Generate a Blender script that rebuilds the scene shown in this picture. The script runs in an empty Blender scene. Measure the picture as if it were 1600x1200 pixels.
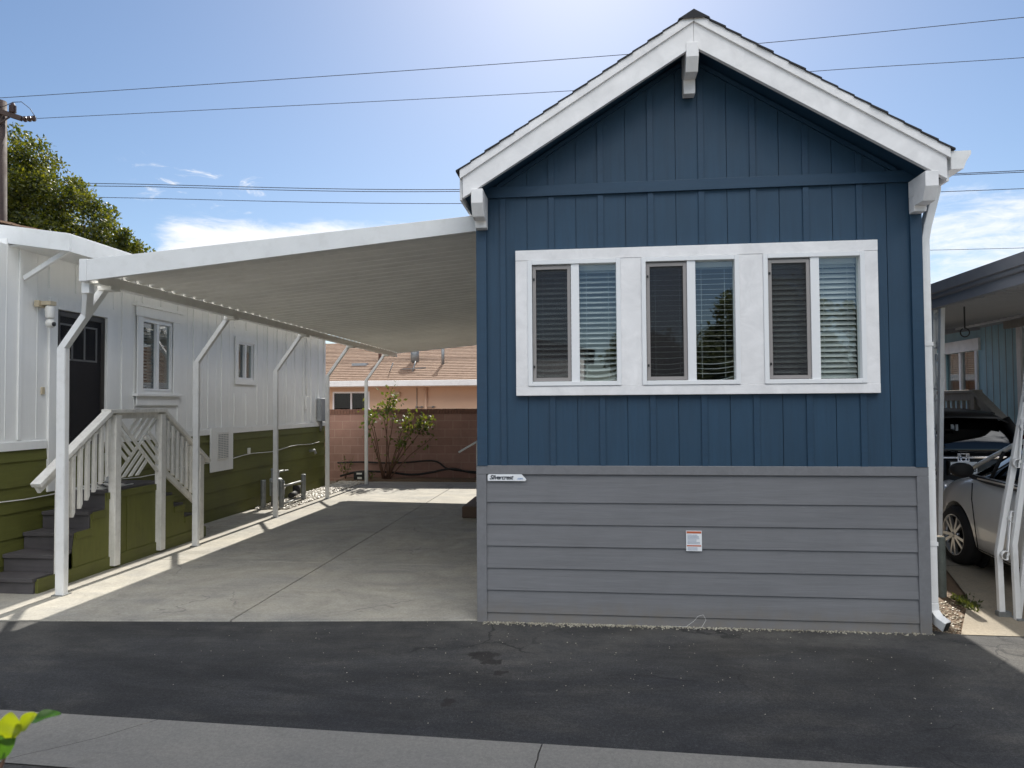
import bpy, bmesh, math, random
from mathutils import Vector, Matrix, noise
R=math.radians
random.seed(7)
S=bpy.context.scene
col=S.collection
GZ=-0.05      # level of the driveway

# ------------------------------------------------------------------ materials
def new_mat(name):
    m=bpy.data.materials.new(name); m.use_nodes=True
    nt=m.node_tree; b=nt.nodes['Principled BSDF']
    return m,nt,b
def N(nt,t,**k):
    n=nt.nodes.new(t)
    for a,v in k.items(): setattr(n,a,v)
    return n
def mapping(nt,scale,coord='Object'):
    tc=N(nt,'ShaderNodeTexCoord'); mp=N(nt,'ShaderNodeMapping')
    mp.inputs['Scale'].default_value=scale if hasattr(scale,'__len__') else (scale,)*3
    nt.links.new(tc.outputs[coord],mp.inputs[0]); return mp.outputs[0]
def noise_tex(nt,vec,scale,detail=4,rough=.55,dist=0):
    n=N(nt,'ShaderNodeTexNoise'); n.inputs['Scale'].default_value=scale; n.inputs['Detail'].default_value=detail
    n.inputs['Roughness'].default_value=rough; n.inputs['Distortion'].default_value=dist
    if vec is not None: nt.links.new(vec,n.inputs['Vector'])
    return n.outputs['Fac']
def ramp(nt,fac,stops):
    r=N(nt,'ShaderNodeValToRGB'); cr=r.color_ramp
    while len(cr.elements)<len(stops): cr.elements.new(.5)
    for e,(p,c) in zip(cr.elements,stops):
        e.position=p; e.color=(*c,1) if len(c)==3 else c
    nt.links.new(fac,r.inputs[0]); return r.outputs[0]
def mixc(nt,a,b,f,mode='MIX'):
    m=N(nt,'ShaderNodeMix',data_type='RGBA',blend_type=mode)
    for s,v in ((0,f),(6,a),(7,b)):
        if hasattr(v,'links') or hasattr(v,'is_linked'): nt.links.new(v,m.inputs[s])
        else: m.inputs[s].default_value=v if s==0 else (*v,1)
    return m.outputs[2]
def mth(nt,op,a,b=None,c=None,clamp=False):
    m=N(nt,'ShaderNodeMath',operation=op,use_clamp=clamp)
    for i,v in enumerate((a,b,c)):
        if v is None: continue
        if hasattr(v,'is_linked'): nt.links.new(v,m.inputs[i])
        else: m.inputs[i].default_value=v
    return m.outputs[0]
def sstep(nt,v,a,b):
    m=N(nt,'ShaderNodeMapRange',interpolation_type='SMOOTHSTEP')
    m.inputs['From Min'].default_value=a; m.inputs['From Max'].default_value=b
    nt.links.new(v,m.inputs['Value']); return m.outputs[0]
def bump(nt,b,h,strength,dist=.01):
    n=N(nt,'ShaderNodeBump'); n.inputs['Strength'].default_value=strength; n.inputs['Distance'].default_value=dist
    nt.links.new(h,n.inputs['Height'])
    if b.inputs['Normal'].is_linked:
        nt.links.new(b.inputs['Normal'].links[0].from_socket,n.inputs['Normal'])
    nt.links.new(n.outputs[0],b.inputs['Normal'])
def sc(c,k): return tuple(x*k for x in c)
def mat(name,c,rough=.6,var=.12,vs=2.,grain=None,gstr=.25,metal=0,dirt=0,spec=.5,fine=0,gcol=1.,isl=0):
    """painted / plain surface: broad tone variation, optional stretched grain bump, optional dirt blotches"""
    m,nt,b=new_mat(name)
    v=mapping(nt,1.)
    f=noise_tex(nt,v,vs,5,.6)
    colr=ramp(nt,f,[(.3,sc(c,1-var)),(.7,sc(c,1+var))])
    if dirt:
        d=noise_tex(nt,v,vs*3.1,7,.65); d=ramp(nt,d,[(.5,(0,0,0)),(.75,(dirt,dirt,dirt))])
        colr=mixc(nt,colr,sc((c[0],c[1]*.95,c[2]*.86),.55),d)
    if grain:
        g=noise_tex(nt,mapping(nt,grain),1.,6,.65,.6)
        bump(nt,b,g,gstr,.004)
        gg=ramp(nt,g,[(.3,(1-.12*gcol,)*3),(.7,(1+.06*gcol,)*3)])
        colr=mixc(nt,colr,gg,1.,'MULTIPLY')
    if isl:
        ge=N(nt,'ShaderNodeNewGeometry'); colr=mixc(nt,colr,ramp(nt,ge.outputs['Random Per Island'],[(0,(1-isl,)*3),(1,(1+isl,)*3)]),1.,'MULTIPLY')
    if fine:
        bump(nt,b,noise_tex(nt,v,fine,3,.6),.15,.003)
    nt.links.new(colr,b.inputs['Base Color'])
    rr=ramp(nt,f,[(.3,(rough*.85,)*3),(.7,(min(1,rough*1.12),)*3)])
    nt.links.new(rr,b.inputs['Roughness'])
    b.inputs['Metallic'].default_value=metal; b.inputs['Specular IOR Level'].default_value=spec
    return m
M={}
M['blue']=mat('blue_paint',(.0155,.052,.098),.55,.10,1.3,(26,26,1.6),.35,dirt=.14,isl=.05)
M['blue_trim']=mat('blue_trim_paint',(.0155,.051,.097),.5,.05,2,(3,30,30),.2)
M['grey']=mat('grey_paint',(.172,.175,.186),.55,.06,1.2,(2.0,28,34),.5,dirt=.12,isl=.03)
M['grey_trim']=mat('grey_trim_paint',(.182,.185,.196),.55,.05,1.5,(20,20,20),.25)
def splash(m,z0,z1,c):
    nt=m.node_tree; b=nt.nodes['Principled BSDF']; old=b.inputs['Base Color'].links[0].from_socket
    v=mapping(nt,1.); sx=N(nt,'ShaderNodeSeparateXYZ'); nt.links.new(v,sx.inputs[0])
    h=mth(nt,'SUBTRACT',1.,sstep(nt,mth(nt,'ADD',sx.outputs[2],mth(nt,'MULTIPLY',noise_tex(nt,mapping(nt,(6,6,2)),1.,5,.7),-.22)),z0,z1))
    f=mth(nt,'MULTIPLY',h,ramp(nt,noise_tex(nt,v,9,6,.7),[(.3,(.1,)*3),(.7,(.75,)*3)]))
    nt.links.new(mixc(nt,old,c,f),b.inputs['Base Color'])
splash(M['grey'],-.06,.10,(.17,.15,.125)); splash(M['grey_trim'],-.06,.10,(.17,.15,.125))
M['white']=mat('white_trim_paint',(.86,.85,.85),.45,.03,1.5,(6,6,6),.08,dirt=.1)
M['white_wood']=mat('weathered_white_wood',(.78,.76,.71),.7,.08,4,(30,30,3),.5,dirt=.35)
M['white_metal']=mat('white_steel',(.80,.80,.79),.4,.05,3,dirt=.25)
M['white_wall']=mat('white_wall_paint',(.88,.88,.86),.55,.04,1.2,(22,22,1.6),.15,dirt=.07,gcol=.3)
M['vinyl']=mat('white_vinyl',(.82,.83,.84),.35,.02,2)
M['alu']=mat('painted_aluminium',(.88,.87,.825),.42,.06,1.5,dirt=.2)
M['alu_white']=mat('fascia_aluminium',(.76,.77,.77),.45,.05,2.5,dirt=.2)
M['olive']=mat('olive_paint',(.118,.122,.026),.6,.14,1.2,(28,2.0,30),.45,dirt=.3)
M['olive_ply']=mat('olive_plywood',(.128,.132,.028),.65,.12,2,(28,20,2.0),.35,dirt=.3)
M['tread']=mat('grey_deck_board',(.085,.078,.082),.65,.15,4,(2.0,26,26),.5,dirt=.3)
M['dark']=mat('dark_void',(.012,.012,.012),.8,.1,3)
M['interior']=mat('interior_wall',(.25,.24,.22),.9,.05,2)
M['door_dark']=mat('dark_brown_door',(.022,.018,.016),.4,.1,3)
M['rubber']=mat('black_rubber',(.015,.015,.016),.75,.15,6)
M['blackmetal']=mat('black_metal',(.02,.02,.022),.45,.1,5)
M['screenframe']=mat('screen_frame',(.30,.28,.27),.5,.05,3)
M['galv']=mat('galvanised_pipe',(.26,.27,.27),.5,.2,14,metal=.5,dirt=.3)
M['bollard']=mat('weathered_green_pipe',(.14,.16,.145),.6,.18,9,dirt=.5)
M['shingle_dark']=mat('dark_shingle',(.03,.03,.034),.9,.3,30)
M['peach']=mat('peach_stucco',(.68,.49,.35),.85,.05,1.5,fine=90)
M['brown_step']=mat('brown_step',(.12,.075,.05),.8,.2,6,fine=60)
M['cap_brick']=mat('cap_brick',(.17,.085,.062),.85,.25,9,fine=50)
M['bark']=mat('bark',(.10,.07,.05),.9,.3,8,(30,30,4),.6)
M['stem']=mat('reddish_stem',(.13,.07,.045),.8,.2,12)
M['pole_wood']=mat('pole_wood',(.055,.038,.034),.85,.3,2,(20,20,2),.6)
M['wire']=mat('wire_black',(.03,.03,.035),.6,.05,3)
M['ceramic']=mat('insulator',(.045,.025,.022),.3,.1,5)
M['bluehouse']=mat('light_blue_paint',(.36,.56,.63),.6,.1,1.2,(25,25,1.5),.25,dirt=.25)
M['greyroof']=mat('grey_metal_fascia',(.30,.30,.325),.5,.06,2,dirt=.2)
M['soffit']=mat('grey_soffit',(.36,.36,.37),.7,.08,2)
M['deckwood']=mat('weathered_deck_wood',(.38,.35,.31),.8,.15,4,(25,25,3),.4,dirt=.3)
M['plastic_w']=mat('white_plastic',(.75,.74,.70),.4,.03,6)
M['beige']=mat('beige_plastic',(.55,.47,.33),.5,.05,6)
M['boxgrey']=mat('grey_box_metal',(.30,.32,.34),.5,.08,4,dirt=.2)
M['rust']=mat('rusty_iron',(.10,.045,.03),.85,.3,20)
M['curtain']=mat('pale_curtain',(.45,.45,.44),.9,.08,6)
M['label_white']=mat('label_white',(.80,.82,.84),.4,.01,3)
M['ink']=mat('ink_dark',(.012,.02,.035),.5,.01,3)
M['ink_blue']=mat('ink_blue',(.10,.25,.50),.5,.01,3)
M['ink_red']=mat('ink_red',(.50,.12,.05),.5,.01,3)
M['ink_grey']=mat('ink_grey',(.28,.33,.42),.5,.01,3)
M['blind']=mat('white_blind',(.56,.57,.57),.5,.02,3)

def glass_mat(name,tint=(.85,.9,.88),refl=.10,rough=.0):
    m,nt,b=new_mat(name); nt.nodes.remove(b)
    out=nt.nodes['Material Output']
    g=N(nt,'ShaderNodeBsdfGlossy'); g.inputs['Roughness'].default_value=rough; g.inputs['Color'].default_value=(.95,.97,1,1)
    t=N(nt,'ShaderNodeBsdfTransparent'); t.inputs['Color'].default_value=(*tint,1)
    fr=N(nt,'ShaderNodeFresnel'); fr.inputs['IOR'].default_value=1.5
    f=mth(nt,'ADD',mth(nt,'MULTIPLY',fr.outputs[0],1.0),refl,clamp=True)
    gb=N(nt,'ShaderNodeNewGeometry'); f=mth(nt,'MULTIPLY',f,mth(nt,'SUBTRACT',1.,gb.outputs['Backfacing']))
    # faint waviness of real panes
    bp=N(nt,'ShaderNodeBump'); bp.inputs['Strength'].default_value=.02; bp.inputs['Distance'].default_value=.01
    nt.links.new(noise_tex(nt,mapping(nt,1.),2.2,1),bp.inputs['Height']); nt.links.new(bp.outputs[0],g.inputs['Normal'])
    mx=N(nt,'ShaderNodeMixShader'); nt.links.new(f,mx.inputs[0]); nt.links.new(t.outputs[0],mx.inputs[1]); nt.links.new(g.outputs[0],mx.inputs[2])
    nt.links.new(mx.outputs[0],out.inputs[0]); return m
M['glass']=glass_mat('window_glass',(.93,.96,.95),refl=.075)
M['glass_dark']=glass_mat('tinted_glass',(.06,.065,.07),.0)
M['glass_far']=glass_mat('house_glass',(.7,.75,.75),.06)
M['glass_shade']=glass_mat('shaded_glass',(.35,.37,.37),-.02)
def screen_mat():
    m,nt,b=new_mat('insect_mesh'); out=nt.nodes['Material Output']
    b.inputs['Base Color'].default_value=(.022,.021,.024,1); b.inputs['Roughness'].default_value=.9
    t=N(nt,'ShaderNodeBsdfTransparent'); mx=N(nt,'ShaderNodeMixShader')
    f=ramp(nt,noise_tex(nt,mapping(nt,1.),3,2),[(.3,(.55,)*3),(.7,(.62,)*3)])
    nt.links.new(f,mx.inputs[0]); nt.links.new(t.outputs[0],mx.inputs[1]); nt.links.new(b.outputs[0],mx.inputs[2]); nt.links.new(mx.outputs[0],out.inputs[0])
    return m
M['screen']=screen_mat()
def leaf_mat(name,c1,c2,trans=.45,tcol=None,rough=.45):
    m,nt,b=new_mat(name); out=nt.nodes['Material Output']
    oi=N(nt,'ShaderNodeNewGeometry')
    f=noise_tex(nt,mapping(nt,1.),.9,4,.6)
    rnd=oi.outputs['Random Per Island']
    ff=mth(nt,'ADD',mth(nt,'MULTIPLY',f,.8),mth(nt,'MULTIPLY',rnd,.35))
    c=ramp(nt,ff,[(.38,c1),(.75,c2)])
    nt.links.new(c,b.inputs['Base Color']); b.inputs['Roughness'].default_value=rough
    tr=N(nt,'ShaderNodeBsdfTranslucent')
    tc=mixc(nt,c,tcol or (1.7,1.6,.5),1.,'MULTIPLY'); nt.links.new(tc,tr.inputs[0])
    mx=N(nt,'ShaderNodeMixShader'); mx.inputs[0].default_value=trans
    nt.links.new(b.outputs[0],mx.inputs[1]); nt.links.new(tr.outputs[0],mx.inputs[2]); nt.links.new(mx.outputs[0],out.inputs[0])
    return m
M['leaf']=leaf_mat('tree_leaf',(.014,.030,.006),(.095,.110,.018),.42,(2.6,2.2,.5))
M['leaf_shrub']=leaf_mat('shrub_leaf',(.06,.09,.025),(.16,.18,.05),.4)
M['leaf_far']=leaf_mat('hedge_leaf',(.035,.05,.018),(.10,.12,.04),.3)
M['leaf_young']=leaf_mat('young_leaf',(.12,.19,.012),(.30,.33,.02),.45,(1.5,1.4,.4),.35)
M['leaf_deep']=leaf_mat('deep_leaf',(.035,.10,.012),(.075,.17,.02),.4,(1.3,1.3,.5),.25)
M['weed']=leaf_mat('weed_leaf',(.05,.065,.02),(.10,.115,.04),.3)

def cracks_of(nt,v,scale,width,mask_lo,mask_hi):
    w=N(nt,'ShaderNodeVectorMath',operation='ADD'); nv=N(nt,'ShaderNodeTexNoise'); nv.inputs['Scale'].default_value=3.5; nv.inputs['Detail'].default_value=6
    nt.links.new(v,nv.inputs['Vector']); vs=N(nt,'ShaderNodeVectorMath',operation='SCALE'); vs.inputs['Scale'].default_value=.35
    nt.links.new(nv.outputs['Color'],vs.inputs[0]); nt.links.new(v,w.inputs[0]); nt.links.new(vs.outputs[0],w.inputs[1])
    vo=N(nt,'ShaderNodeTexVoronoi',feature='DISTANCE_TO_EDGE'); vo.inputs['Scale'].default_value=scale; nt.links.new(w.outputs[0],vo.inputs['Vector'])
    ln=mth(nt,'SUBTRACT',1.,sstep(nt,vo.outputs['Distance'],width*.3,width))
    return mth(nt,'MULTIPLY',ln,sstep(nt,noise_tex(nt,v,.9,3),mask_lo,mask_hi))
def asphalt():
    m,nt,b=new_mat('asphalt'); v=mapping(nt,1.)
    big=noise_tex(nt,v,.7,5,.6,.4); mid=noise_tex(nt,mapping(nt,(1.2,4,1)),1.6,5,.65,.3)
    c=ramp(nt,mth(nt,'ADD',mth(nt,'MULTIPLY',big,.6),mth(nt,'MULTIPLY',mid,.4)),[(.34,(.022,.023,.027)),(.5,(.037,.037,.038)),(.64,(.066,.062,.057))])
    sp=N(nt,'ShaderNodeTexVoronoi'); sp.inputs['Scale'].default_value=150; nt.links.new(v,sp.inputs['Vector'])
    agg=ramp(nt,noise_tex(nt,v,240,2,.7),[(.35,(.55,)*3),(.55,(1,)*3),(.75,(1.9,)*3)])
    c=mixc(nt,c,agg,.8,'MULTIPLY')
    ag2=ramp(nt,noise_tex(nt,v,75,4,.75),[(.36,(.60,)*3),(.5,(.92,)*3),(.64,(1.5,)*3)]); c=mixc(nt,c,ag2,.9,'MULTIPLY')
    peb=ramp(nt,noise_tex(nt,v,70,2,.5),[(.68,(0,0,0)),(.74,(1,1,1))])
    c=mixc(nt,c,(.14,.135,.125),mth(nt,'MULTIPLY',peb,mth(nt,'MULTIPLY',ramp(nt,noise_tex(nt,v,1.1,4),[(.4,(0,)*3),(.65,(1,)*3)]),.75)))
    # dusty wear nearer the slab edge
    sx=N(nt,'ShaderNodeSeparateXYZ'); nt.links.new(v,sx.inputs[0])
    edge=mth(nt,'MULTIPLY',sstep(nt,sx.outputs[1],-1.5,-.05),ramp(nt,noise_tex(nt,v,2.3,6,.7),[(.35,(0,)*3),(.7,(1,)*3)]))
    c=mixc(nt,c,(.105,.10,.09),mth(nt,'MULTIPLY',edge,.55))
    pt=ramp(nt,noise_tex(nt,mapping(nt,(.35,.8,1)),1.3,6,.68,1.6),[(.36,(.66,)*3),(.62,(1.32,)*3)]); c=mixc(nt,c,pt,1.,'MULTIPLY')
    c=mixc(nt,c,(.012,.012,.013),mth(nt,'MULTIPLY',cracks_of(nt,v,.75,.010,.50,.58),.75))
    # oil stains
    w=N(nt,'ShaderNodeVectorMath',operation='ADD'); nv=N(nt,'ShaderNodeTexNoise'); nv.inputs['Scale'].default_value=14; nv.inputs['Detail'].default_value=4
    nt.links.new(v,nv.inputs['Vector']); vs=N(nt,'ShaderNodeVectorMath',operation='SCALE'); vs.inputs['Scale'].default_value=.16
    nt.links.new(nv.outputs['Color'],vs.inputs[0]); nt.links.new(v,w.inputs[0]); nt.links.new(vs.outputs[0],w.inputs[1])
    for (x,y,r) in ((.18,-.80,.10),(.24,-.93,.07),(.09,-.77,.05),(.33,-1.12,.045),(.07,-1.62,.055)):
        d=N(nt,'ShaderNodeVectorMath',operation='DISTANCE'); nt.links.new(w.outputs[0],d.inputs[0]); d.inputs[1].default_value=(x+.08,y+.08,GZ+.08)
        s=mth(nt,'SUBTRACT',1.,sstep(nt,d.outputs['Value'],r*.8,r*1.15))
        c=mixc(nt,c,(.014,.011,.010),mth(nt,'MULTIPLY',s,.8))
    nt.links.new(c,b.inputs['Base Color']); b.inputs['Roughness'].default_value=.85
    bump(nt,b,noise_tex(nt,v,130,3,.7),.6,.006); bump(nt,b,mid,.3,.02)
    return m
M['asphalt']=asphalt()
def concrete(name,c,var=.12,stain=.35,warm=(1.05,1.0,.9),speck=.5,cracks=False):
    m,nt,b=new_mat(name); v=mapping(nt,1.)
    f=noise_tex(nt,v,1.1,7,.62,.5); f2=noise_tex(nt,mapping(nt,(.7,3.5,1)),1.2,5,.6,.8)
    cc=ramp(nt,mth(nt,'ADD',mth(nt,'MULTIPLY',f,.6),mth(nt,'MULTIPLY',f2,.4)),[(.33,sc(c,1-var)),(.66,tuple(x*(1+var)*w for x,w in zip(c,warm)))])
    st=ramp(nt,noise_tex(nt,v,2.6,8,.7,1.2),[(.56,(0,)*3),(.8,(stain,)*3)])
    cc=mixc(nt,cc,sc((c[0],c[1]*.97,c[2]*.9),.5),st)
    sp=ramp(nt,noise_tex(nt,v,60,3,.6),[(.68,(0,)*3),(.76,(speck,)*3)])
    cc=mixc(nt,cc,sc(c,.45),sp)
    fg=ramp(nt,noise_tex(nt,v,170,2,.6),[(.3,(.88,)*3),(.7,(1.1,)*3)])
    cc=mixc(nt,cc,fg,1.,'MULTIPLY')
    f4=ramp(nt,noise_tex(nt,v,48,5,.75),[(.36,(.86,)*3),(.64,(1.10,)*3)]); cc=mixc(nt,cc,f4,1.,'MULTIPLY')
    if cracks:
        cc=mixc(nt,cc,sc(c,.45),mth(nt,'MULTIPLY',cracks_of(nt,v,.55,.006,.52,.6),.55))
        dr=ramp(nt,noise_tex(nt,v,5.5,3,.5,.6),[(.70,(0,)*3),(.76,(.45,)*3)]); cc=mixc(nt,cc,sc((c[0],c[1]*.93,c[2]*.85),.5),dr)
        sw=ramp(nt,noise_tex(nt,mapping(nt,(.45,.45,1)),1.5,8,.72,3.5),[(.38,(.86,)*3),(.62,(1.10,)*3)]); cc=mixc(nt,cc,sw,1.,'MULTIPLY')
    nt.links.new(cc,b.inputs['Base Color']); b.inputs['Roughness'].default_value=.85
    bump(nt,b,noise_tex(nt,v,120,3,.6),.25,.003); bump(nt,b,f2,.12,.01)
    return m
M['concrete']=concrete('driveway_concrete',(.345,.335,.308),.17,.45,cracks=True)
M['concrete_old']=concrete('gutter_concrete',(.200,.193,.180),.12,.5,(1.02,1,.96),.6)
M['concrete_tan']=concrete('tan_concrete',(.29,.262,.215),.14,.6,(1.08,1,.88),.8)
M['joint']=mat('dark_joint',(.05,.047,.042),.9,.2,8)
M['dirt']=concrete('dirt',(.15,.105,.07),.25,.6,(1.1,1,.85),.8)
M['earth']=concrete('earth',(.20,.17,.13),.2,.5)
M['pebble']=leaf_mat('pebble',(.30,.27,.22),(.62,.58,.50),0.0)
M['debris']=leaf_mat('debris',(.16,.14,.10),(.45,.42,.34),0.0)
M['litter']=leaf_mat('litter',(.10,.06,.03),(.42,.36,.26),0.1)
def block_mat():
    m,nt,b=new_mat('block_wall'); tc=N(nt,'ShaderNodeTexCoord'); sx=N(nt,'ShaderNodeSeparateXYZ'); cb=N(nt,'ShaderNodeCombineXYZ')
    nt.links.new(tc.outputs['Object'],sx.inputs[0]); nt.links.new(sx.outputs[0],cb.inputs[0]); nt.links.new(sx.outputs[2],cb.inputs[1])
    br=N(nt,'ShaderNodeTexBrick'); br.inputs['Scale'].default_value=1; br.inputs['Brick Width'].default_value=.40; br.inputs['Row Height'].default_value=.203
    br.inputs['Mortar Size'].default_value=.007; br.inputs['Mortar Smooth'].default_value=.2
    br.inputs['Color1'].default_value=(.29,.165,.135,1); br.inputs['Color2'].default_value=(.33,.195,.16,1); br.inputs['Mortar'].default_value=(.38,.26,.215,1)
    nt.links.new(cb.outputs[0],br.inputs['Vector'])
    f=ramp(nt,noise_tex(nt,tc.outputs['Object'],1.7,6,.65),[(.3,(.78,)*3),(.7,(1.12,)*3)])
    c=mixc(nt,br.outputs['Color'],f,1.,'MULTIPLY'); nt.links.new(c,b.inputs['Base Color']); b.inputs['Roughness'].default_value=.9
    bump(nt,b,br.outputs['Fac'],-.5,.008); bump(nt,b,noise_tex(nt,tc.outputs['Object'],80,3),.35,.004)
    return m
M['block']=block_mat()
def shingle_mat():
    m,nt,b=new_mat('brown_shingle'); v=mapping(nt,(3,9,9))
    c=ramp(nt,noise_tex(nt,v,2.,6,.7),[(.3,(.17,.105,.07)),(.55,(.28,.18,.12)),(.75,(.40,.30,.22))])
    nt.links.new(c,b.inputs['Base Color']); b.inputs['Roughness'].default_value=.95
    bump(nt,b,noise_tex(nt,mapping(nt,1.),60,3),.5,.01); return m
M['shingle']=shingle_mat()
def car_paint(name,c,rough=.28,coat=.8):
    m,nt,b=new_mat(name)
    f=noise_tex(nt,mapping(nt,1.),3,4); cc=ramp(nt,f,[(.3,sc(c,.95)),(.7,c)])
    nt.links.new(cc,b.inputs['Base Color']); b.inputs['Roughness'].default_value=rough
    b.inputs['Coat Weight'].default_value=coat; b.inputs['Coat Roughness'].default_value=.06; return m
M['car_white']=car_paint('white_car_paint',(.82,.82,.80)); M['car_black']=car_paint('black_car_paint',(.008,.008,.009),.45,.15)
M['alloy']=mat('alloy',(.45,.45,.45),.3,.05,6,metal=.8); M['chrome']=mat('chrome',(.7,.7,.72),.12,.02,5,metal=1.)
M['tail']=mat('tail_lamp',(.20,.008,.01),.2,.05,5); M['lamp_clear']=mat('head_lamp',(.5,.52,.55),.15,.03,5,metal=.4)

# ------------------------------------------------------------------ mesh builder
class MB:
    def __init__(s): s.v=[]; s.f=[]; s.sm=[]
    def add(s,vs,fs,smooth=False):
        o=len(s.v); s.v+= [tuple(v) for v in vs]; s.f+=[tuple(i+o for i in f) for f in fs]; s.sm+=[smooth]*len(fs); return s
    def box(s,x0,x1,y0,y1,z0,z1):
        return s.add([(x0,y0,z0),(x1,y0,z0),(x1,y1,z0),(x0,y1,z0),(x0,y0,z1),(x1,y0,z1),(x1,y1,z1),(x0,y1,z1)],
            [(0,3,2,1),(4,5,6,7),(0,1,5,4),(1,2,6,5),(2,3,7,6),(3,0,4,7)])
    def prism(s,poly,axis,a,b):
        """polygon of 2-D points extruded along axis: 'x' -> (y,z), 'y' -> (x,z), 'z' -> (x,y)"""
        def P(p,t): return {'x':(t,p[0],p[1]),'y':(p[0],t,p[1]),'z':(p[0],p[1],t)}[axis]
        n=len(poly); vs=[P(p,a) for p in poly]+[P(p,b) for p in poly]
        fs=[tuple(range(n))[::-1],tuple(range(n,2*n))]+[(i,(i+1)%n,n+(i+1)%n,n+i) for i in range(n)]
        return s.add(vs,fs)
    def bar(s,a,b,w,h,up=(0,0,1)):
        """rectangular bar from a to b, w across, h along up"""
        a=Vector(a); b=Vector(b); d=(b-a).normalized(); u=Vector(up); x=d.cross(u)
        if x.length<1e-4: x=d.cross(Vector((0,1,0)))
        x.normalize(); u=x.cross(d).normalized(); vs=[]
        for p in (a,b):
            for sx,su in ((-1,-1),(1,-1),(1,1),(-1,1)): vs.append(p+x*(sx*w/2)+u*(su*h/2))
        return s.add(vs,[(0,1,2,3),(7,6,5,4),(0,4,5,1),(1,5,6,2),(2,6,7,3),(3,7,4,0)])
    def tube(s,pts,r,n=8,smooth=True,cap=True):
        pts=[Vector(p) for p in pts]; rs=r if hasattr(r,'__len__') else [r]*len(pts); vs=[]; fs=[]
        up=None
        for i,p in enumerate(pts):
            d=(pts[min(i+1,len(pts)-1)]-pts[max(i-1,0)]).normalized()
            if up is None:
                up=Vector((0,0,1)) if abs(d.z)<.9 else Vector((1,0,0))
            x=d.cross(up).normalized(); up=x.cross(d).normalized()
            for k in range(n):
                a=2*math.pi*k/n; vs.append(p+(x*math.cos(a)+up*math.sin(a))*rs[i])
        for i in range(len(pts)-1):
            for k in range(n):
                fs.append((i*n+k,i*n+(k+1)%n,(i+1)*n+(k+1)%n,(i+1)*n+k))
        s.add(vs,fs,smooth)
        if cap:
            o=len(s.v)-len(vs); s.f+=[tuple(o+k for k in range(n))[::-1],tuple(o+(len(pts)-1)*n+k for k in range(n))]; s.sm+=[False,False]
        return s
    def lathe(s,prof,c,axis='z',n=24,smooth=True):
        """profile (r,t) revolved round an axis through c"""
        vs=[];fs=[]
        for r,t in prof:
            for k in range(n):
                a=2*math.pi*k/n; u,w=r*math.cos(a),r*math.sin(a)
                vs.append({'z':(c[0]+u,c[1]+w,c[2]+t),'x':(c[0]+t,c[1]+u,c[2]+w),'y':(c[0]+u,c[1]+t,c[2]+w)}[axis])
        for i in range(len(prof)-1):
            for k in range(n): fs.append((i*n+k,i*n+(k+1)%n,(i+1)*n+(k+1)%n,(i+1)*n+k))
        return s.add(vs,fs,smooth)
    def build(s,name,m,parent=None,bevel=0,local=False,solid=0):
        off=Vector((0,0,0))
        if parent is not None and not local: off=wloc(parent)
        me=bpy.data.meshes.new(name); me.from_pydata([tuple(Vector(v)-off) for v in s.v],[],s.f)
        me.polygons.foreach_set('use_smooth',s.sm); me.update()
        bm=bmesh.new(); bm.from_mesh(me); bmesh.ops.recalc_face_normals(bm,faces=bm.faces); bm.to_mesh(me); bm.free()
        me.materials.append(M[m] if isinstance(m,str) else m)
        o=bpy.data.objects.new(name,me); col.objects.link(o)
        if parent is not None: o.parent=parent
        if solid:
            q=o.modifiers.new('thickness','SOLIDIFY'); q.thickness=solid; q.offset=0
        if bevel:
            q=o.modifiers.new('edge','BEVEL'); q.width=bevel; q.segments=2; q.limit_method='ANGLE'; q.angle_limit=R(40)
        return o
def each(mb,name,m,parent=None,bevel=0,local=False,solid=0):
    """every connected piece of a builder becomes an object of its own"""
    n=len(mb.v); p=list(range(n))
    def root(i):
        while p[i]!=i: p[i]=p[p[i]]; i=p[i]
        return i
    for f in mb.f:
        for i in f[1:]: p[root(i)]=root(f[0])
    groups={}
    for k,f in enumerate(mb.f): groups.setdefault(root(f[0]),[]).append(k)
    out=[]
    for fs in groups.values():
        q=MB(); idx={}
        for k in fs:
            for i in mb.f[k]:
                if i not in idx: idx[i]=len(q.v); q.v.append(mb.v[i])
            q.f.append(tuple(idx[i] for i in mb.f[k])); q.sm.append(mb.sm[k])
        out.append(q.build(name,m,parent,bevel,local,solid))
    return out
def wloc(o):
    v=Vector((0,0,0))
    while o is not None: v+=o.location; o=o.parent
    return v
def tag(o,label=None,cat=None,group=None,kind=None):
    if label: o['label']=label
    if cat: o['category']=cat
    if group: o['group']=group
    if kind: o['kind']=kind
    return o
def thing(name,loc,label,cat,group=None,rot=(0,0,0)):
    o=bpy.data.objects.new(name,None); col.objects.link(o); o.location=loc; o.rotation_euler=rot; o.empty_display_size=.2
    return tag(o,label,cat,group)
def box(*a): return MB().box(*a)
def text(name,body,size,m,parent,loc,rot=(R(90),0,0),shear=0,ext=.001,spacing=1.,wscale=1.,align='LEFT',local=False,bold=0):
    cu=bpy.data.curves.new(name,'FONT'); cu.body=body; cu.size=size; cu.shear=shear; cu.extrude=ext; cu.space_character=spacing; cu.align_x=align; cu.offset=bold
    t=bpy.data.objects.new(name,cu); col.objects.link(t)
    dg=bpy.context.evaluated_depsgraph_get(); me=bpy.data.meshes.new_from_object(t.evaluated_get(dg))
    bpy.data.objects.remove(t)
    me.materials.clear(); me.materials.append(M[m])
    o=bpy.data.objects.new(name,me); col.objects.link(o); o.parent=parent
    o.location=Vector(loc)-(Vector((0,0,0)) if local else wloc(parent)); o.rotation_euler=rot; o.scale=(wscale,1,1); return o
def copy_tree(o,parent=None):
    c=o.copy(); col.objects.link(c); c.parent=parent
    for ch in list(o.children): copy_tree(ch,c)
    return c

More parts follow.
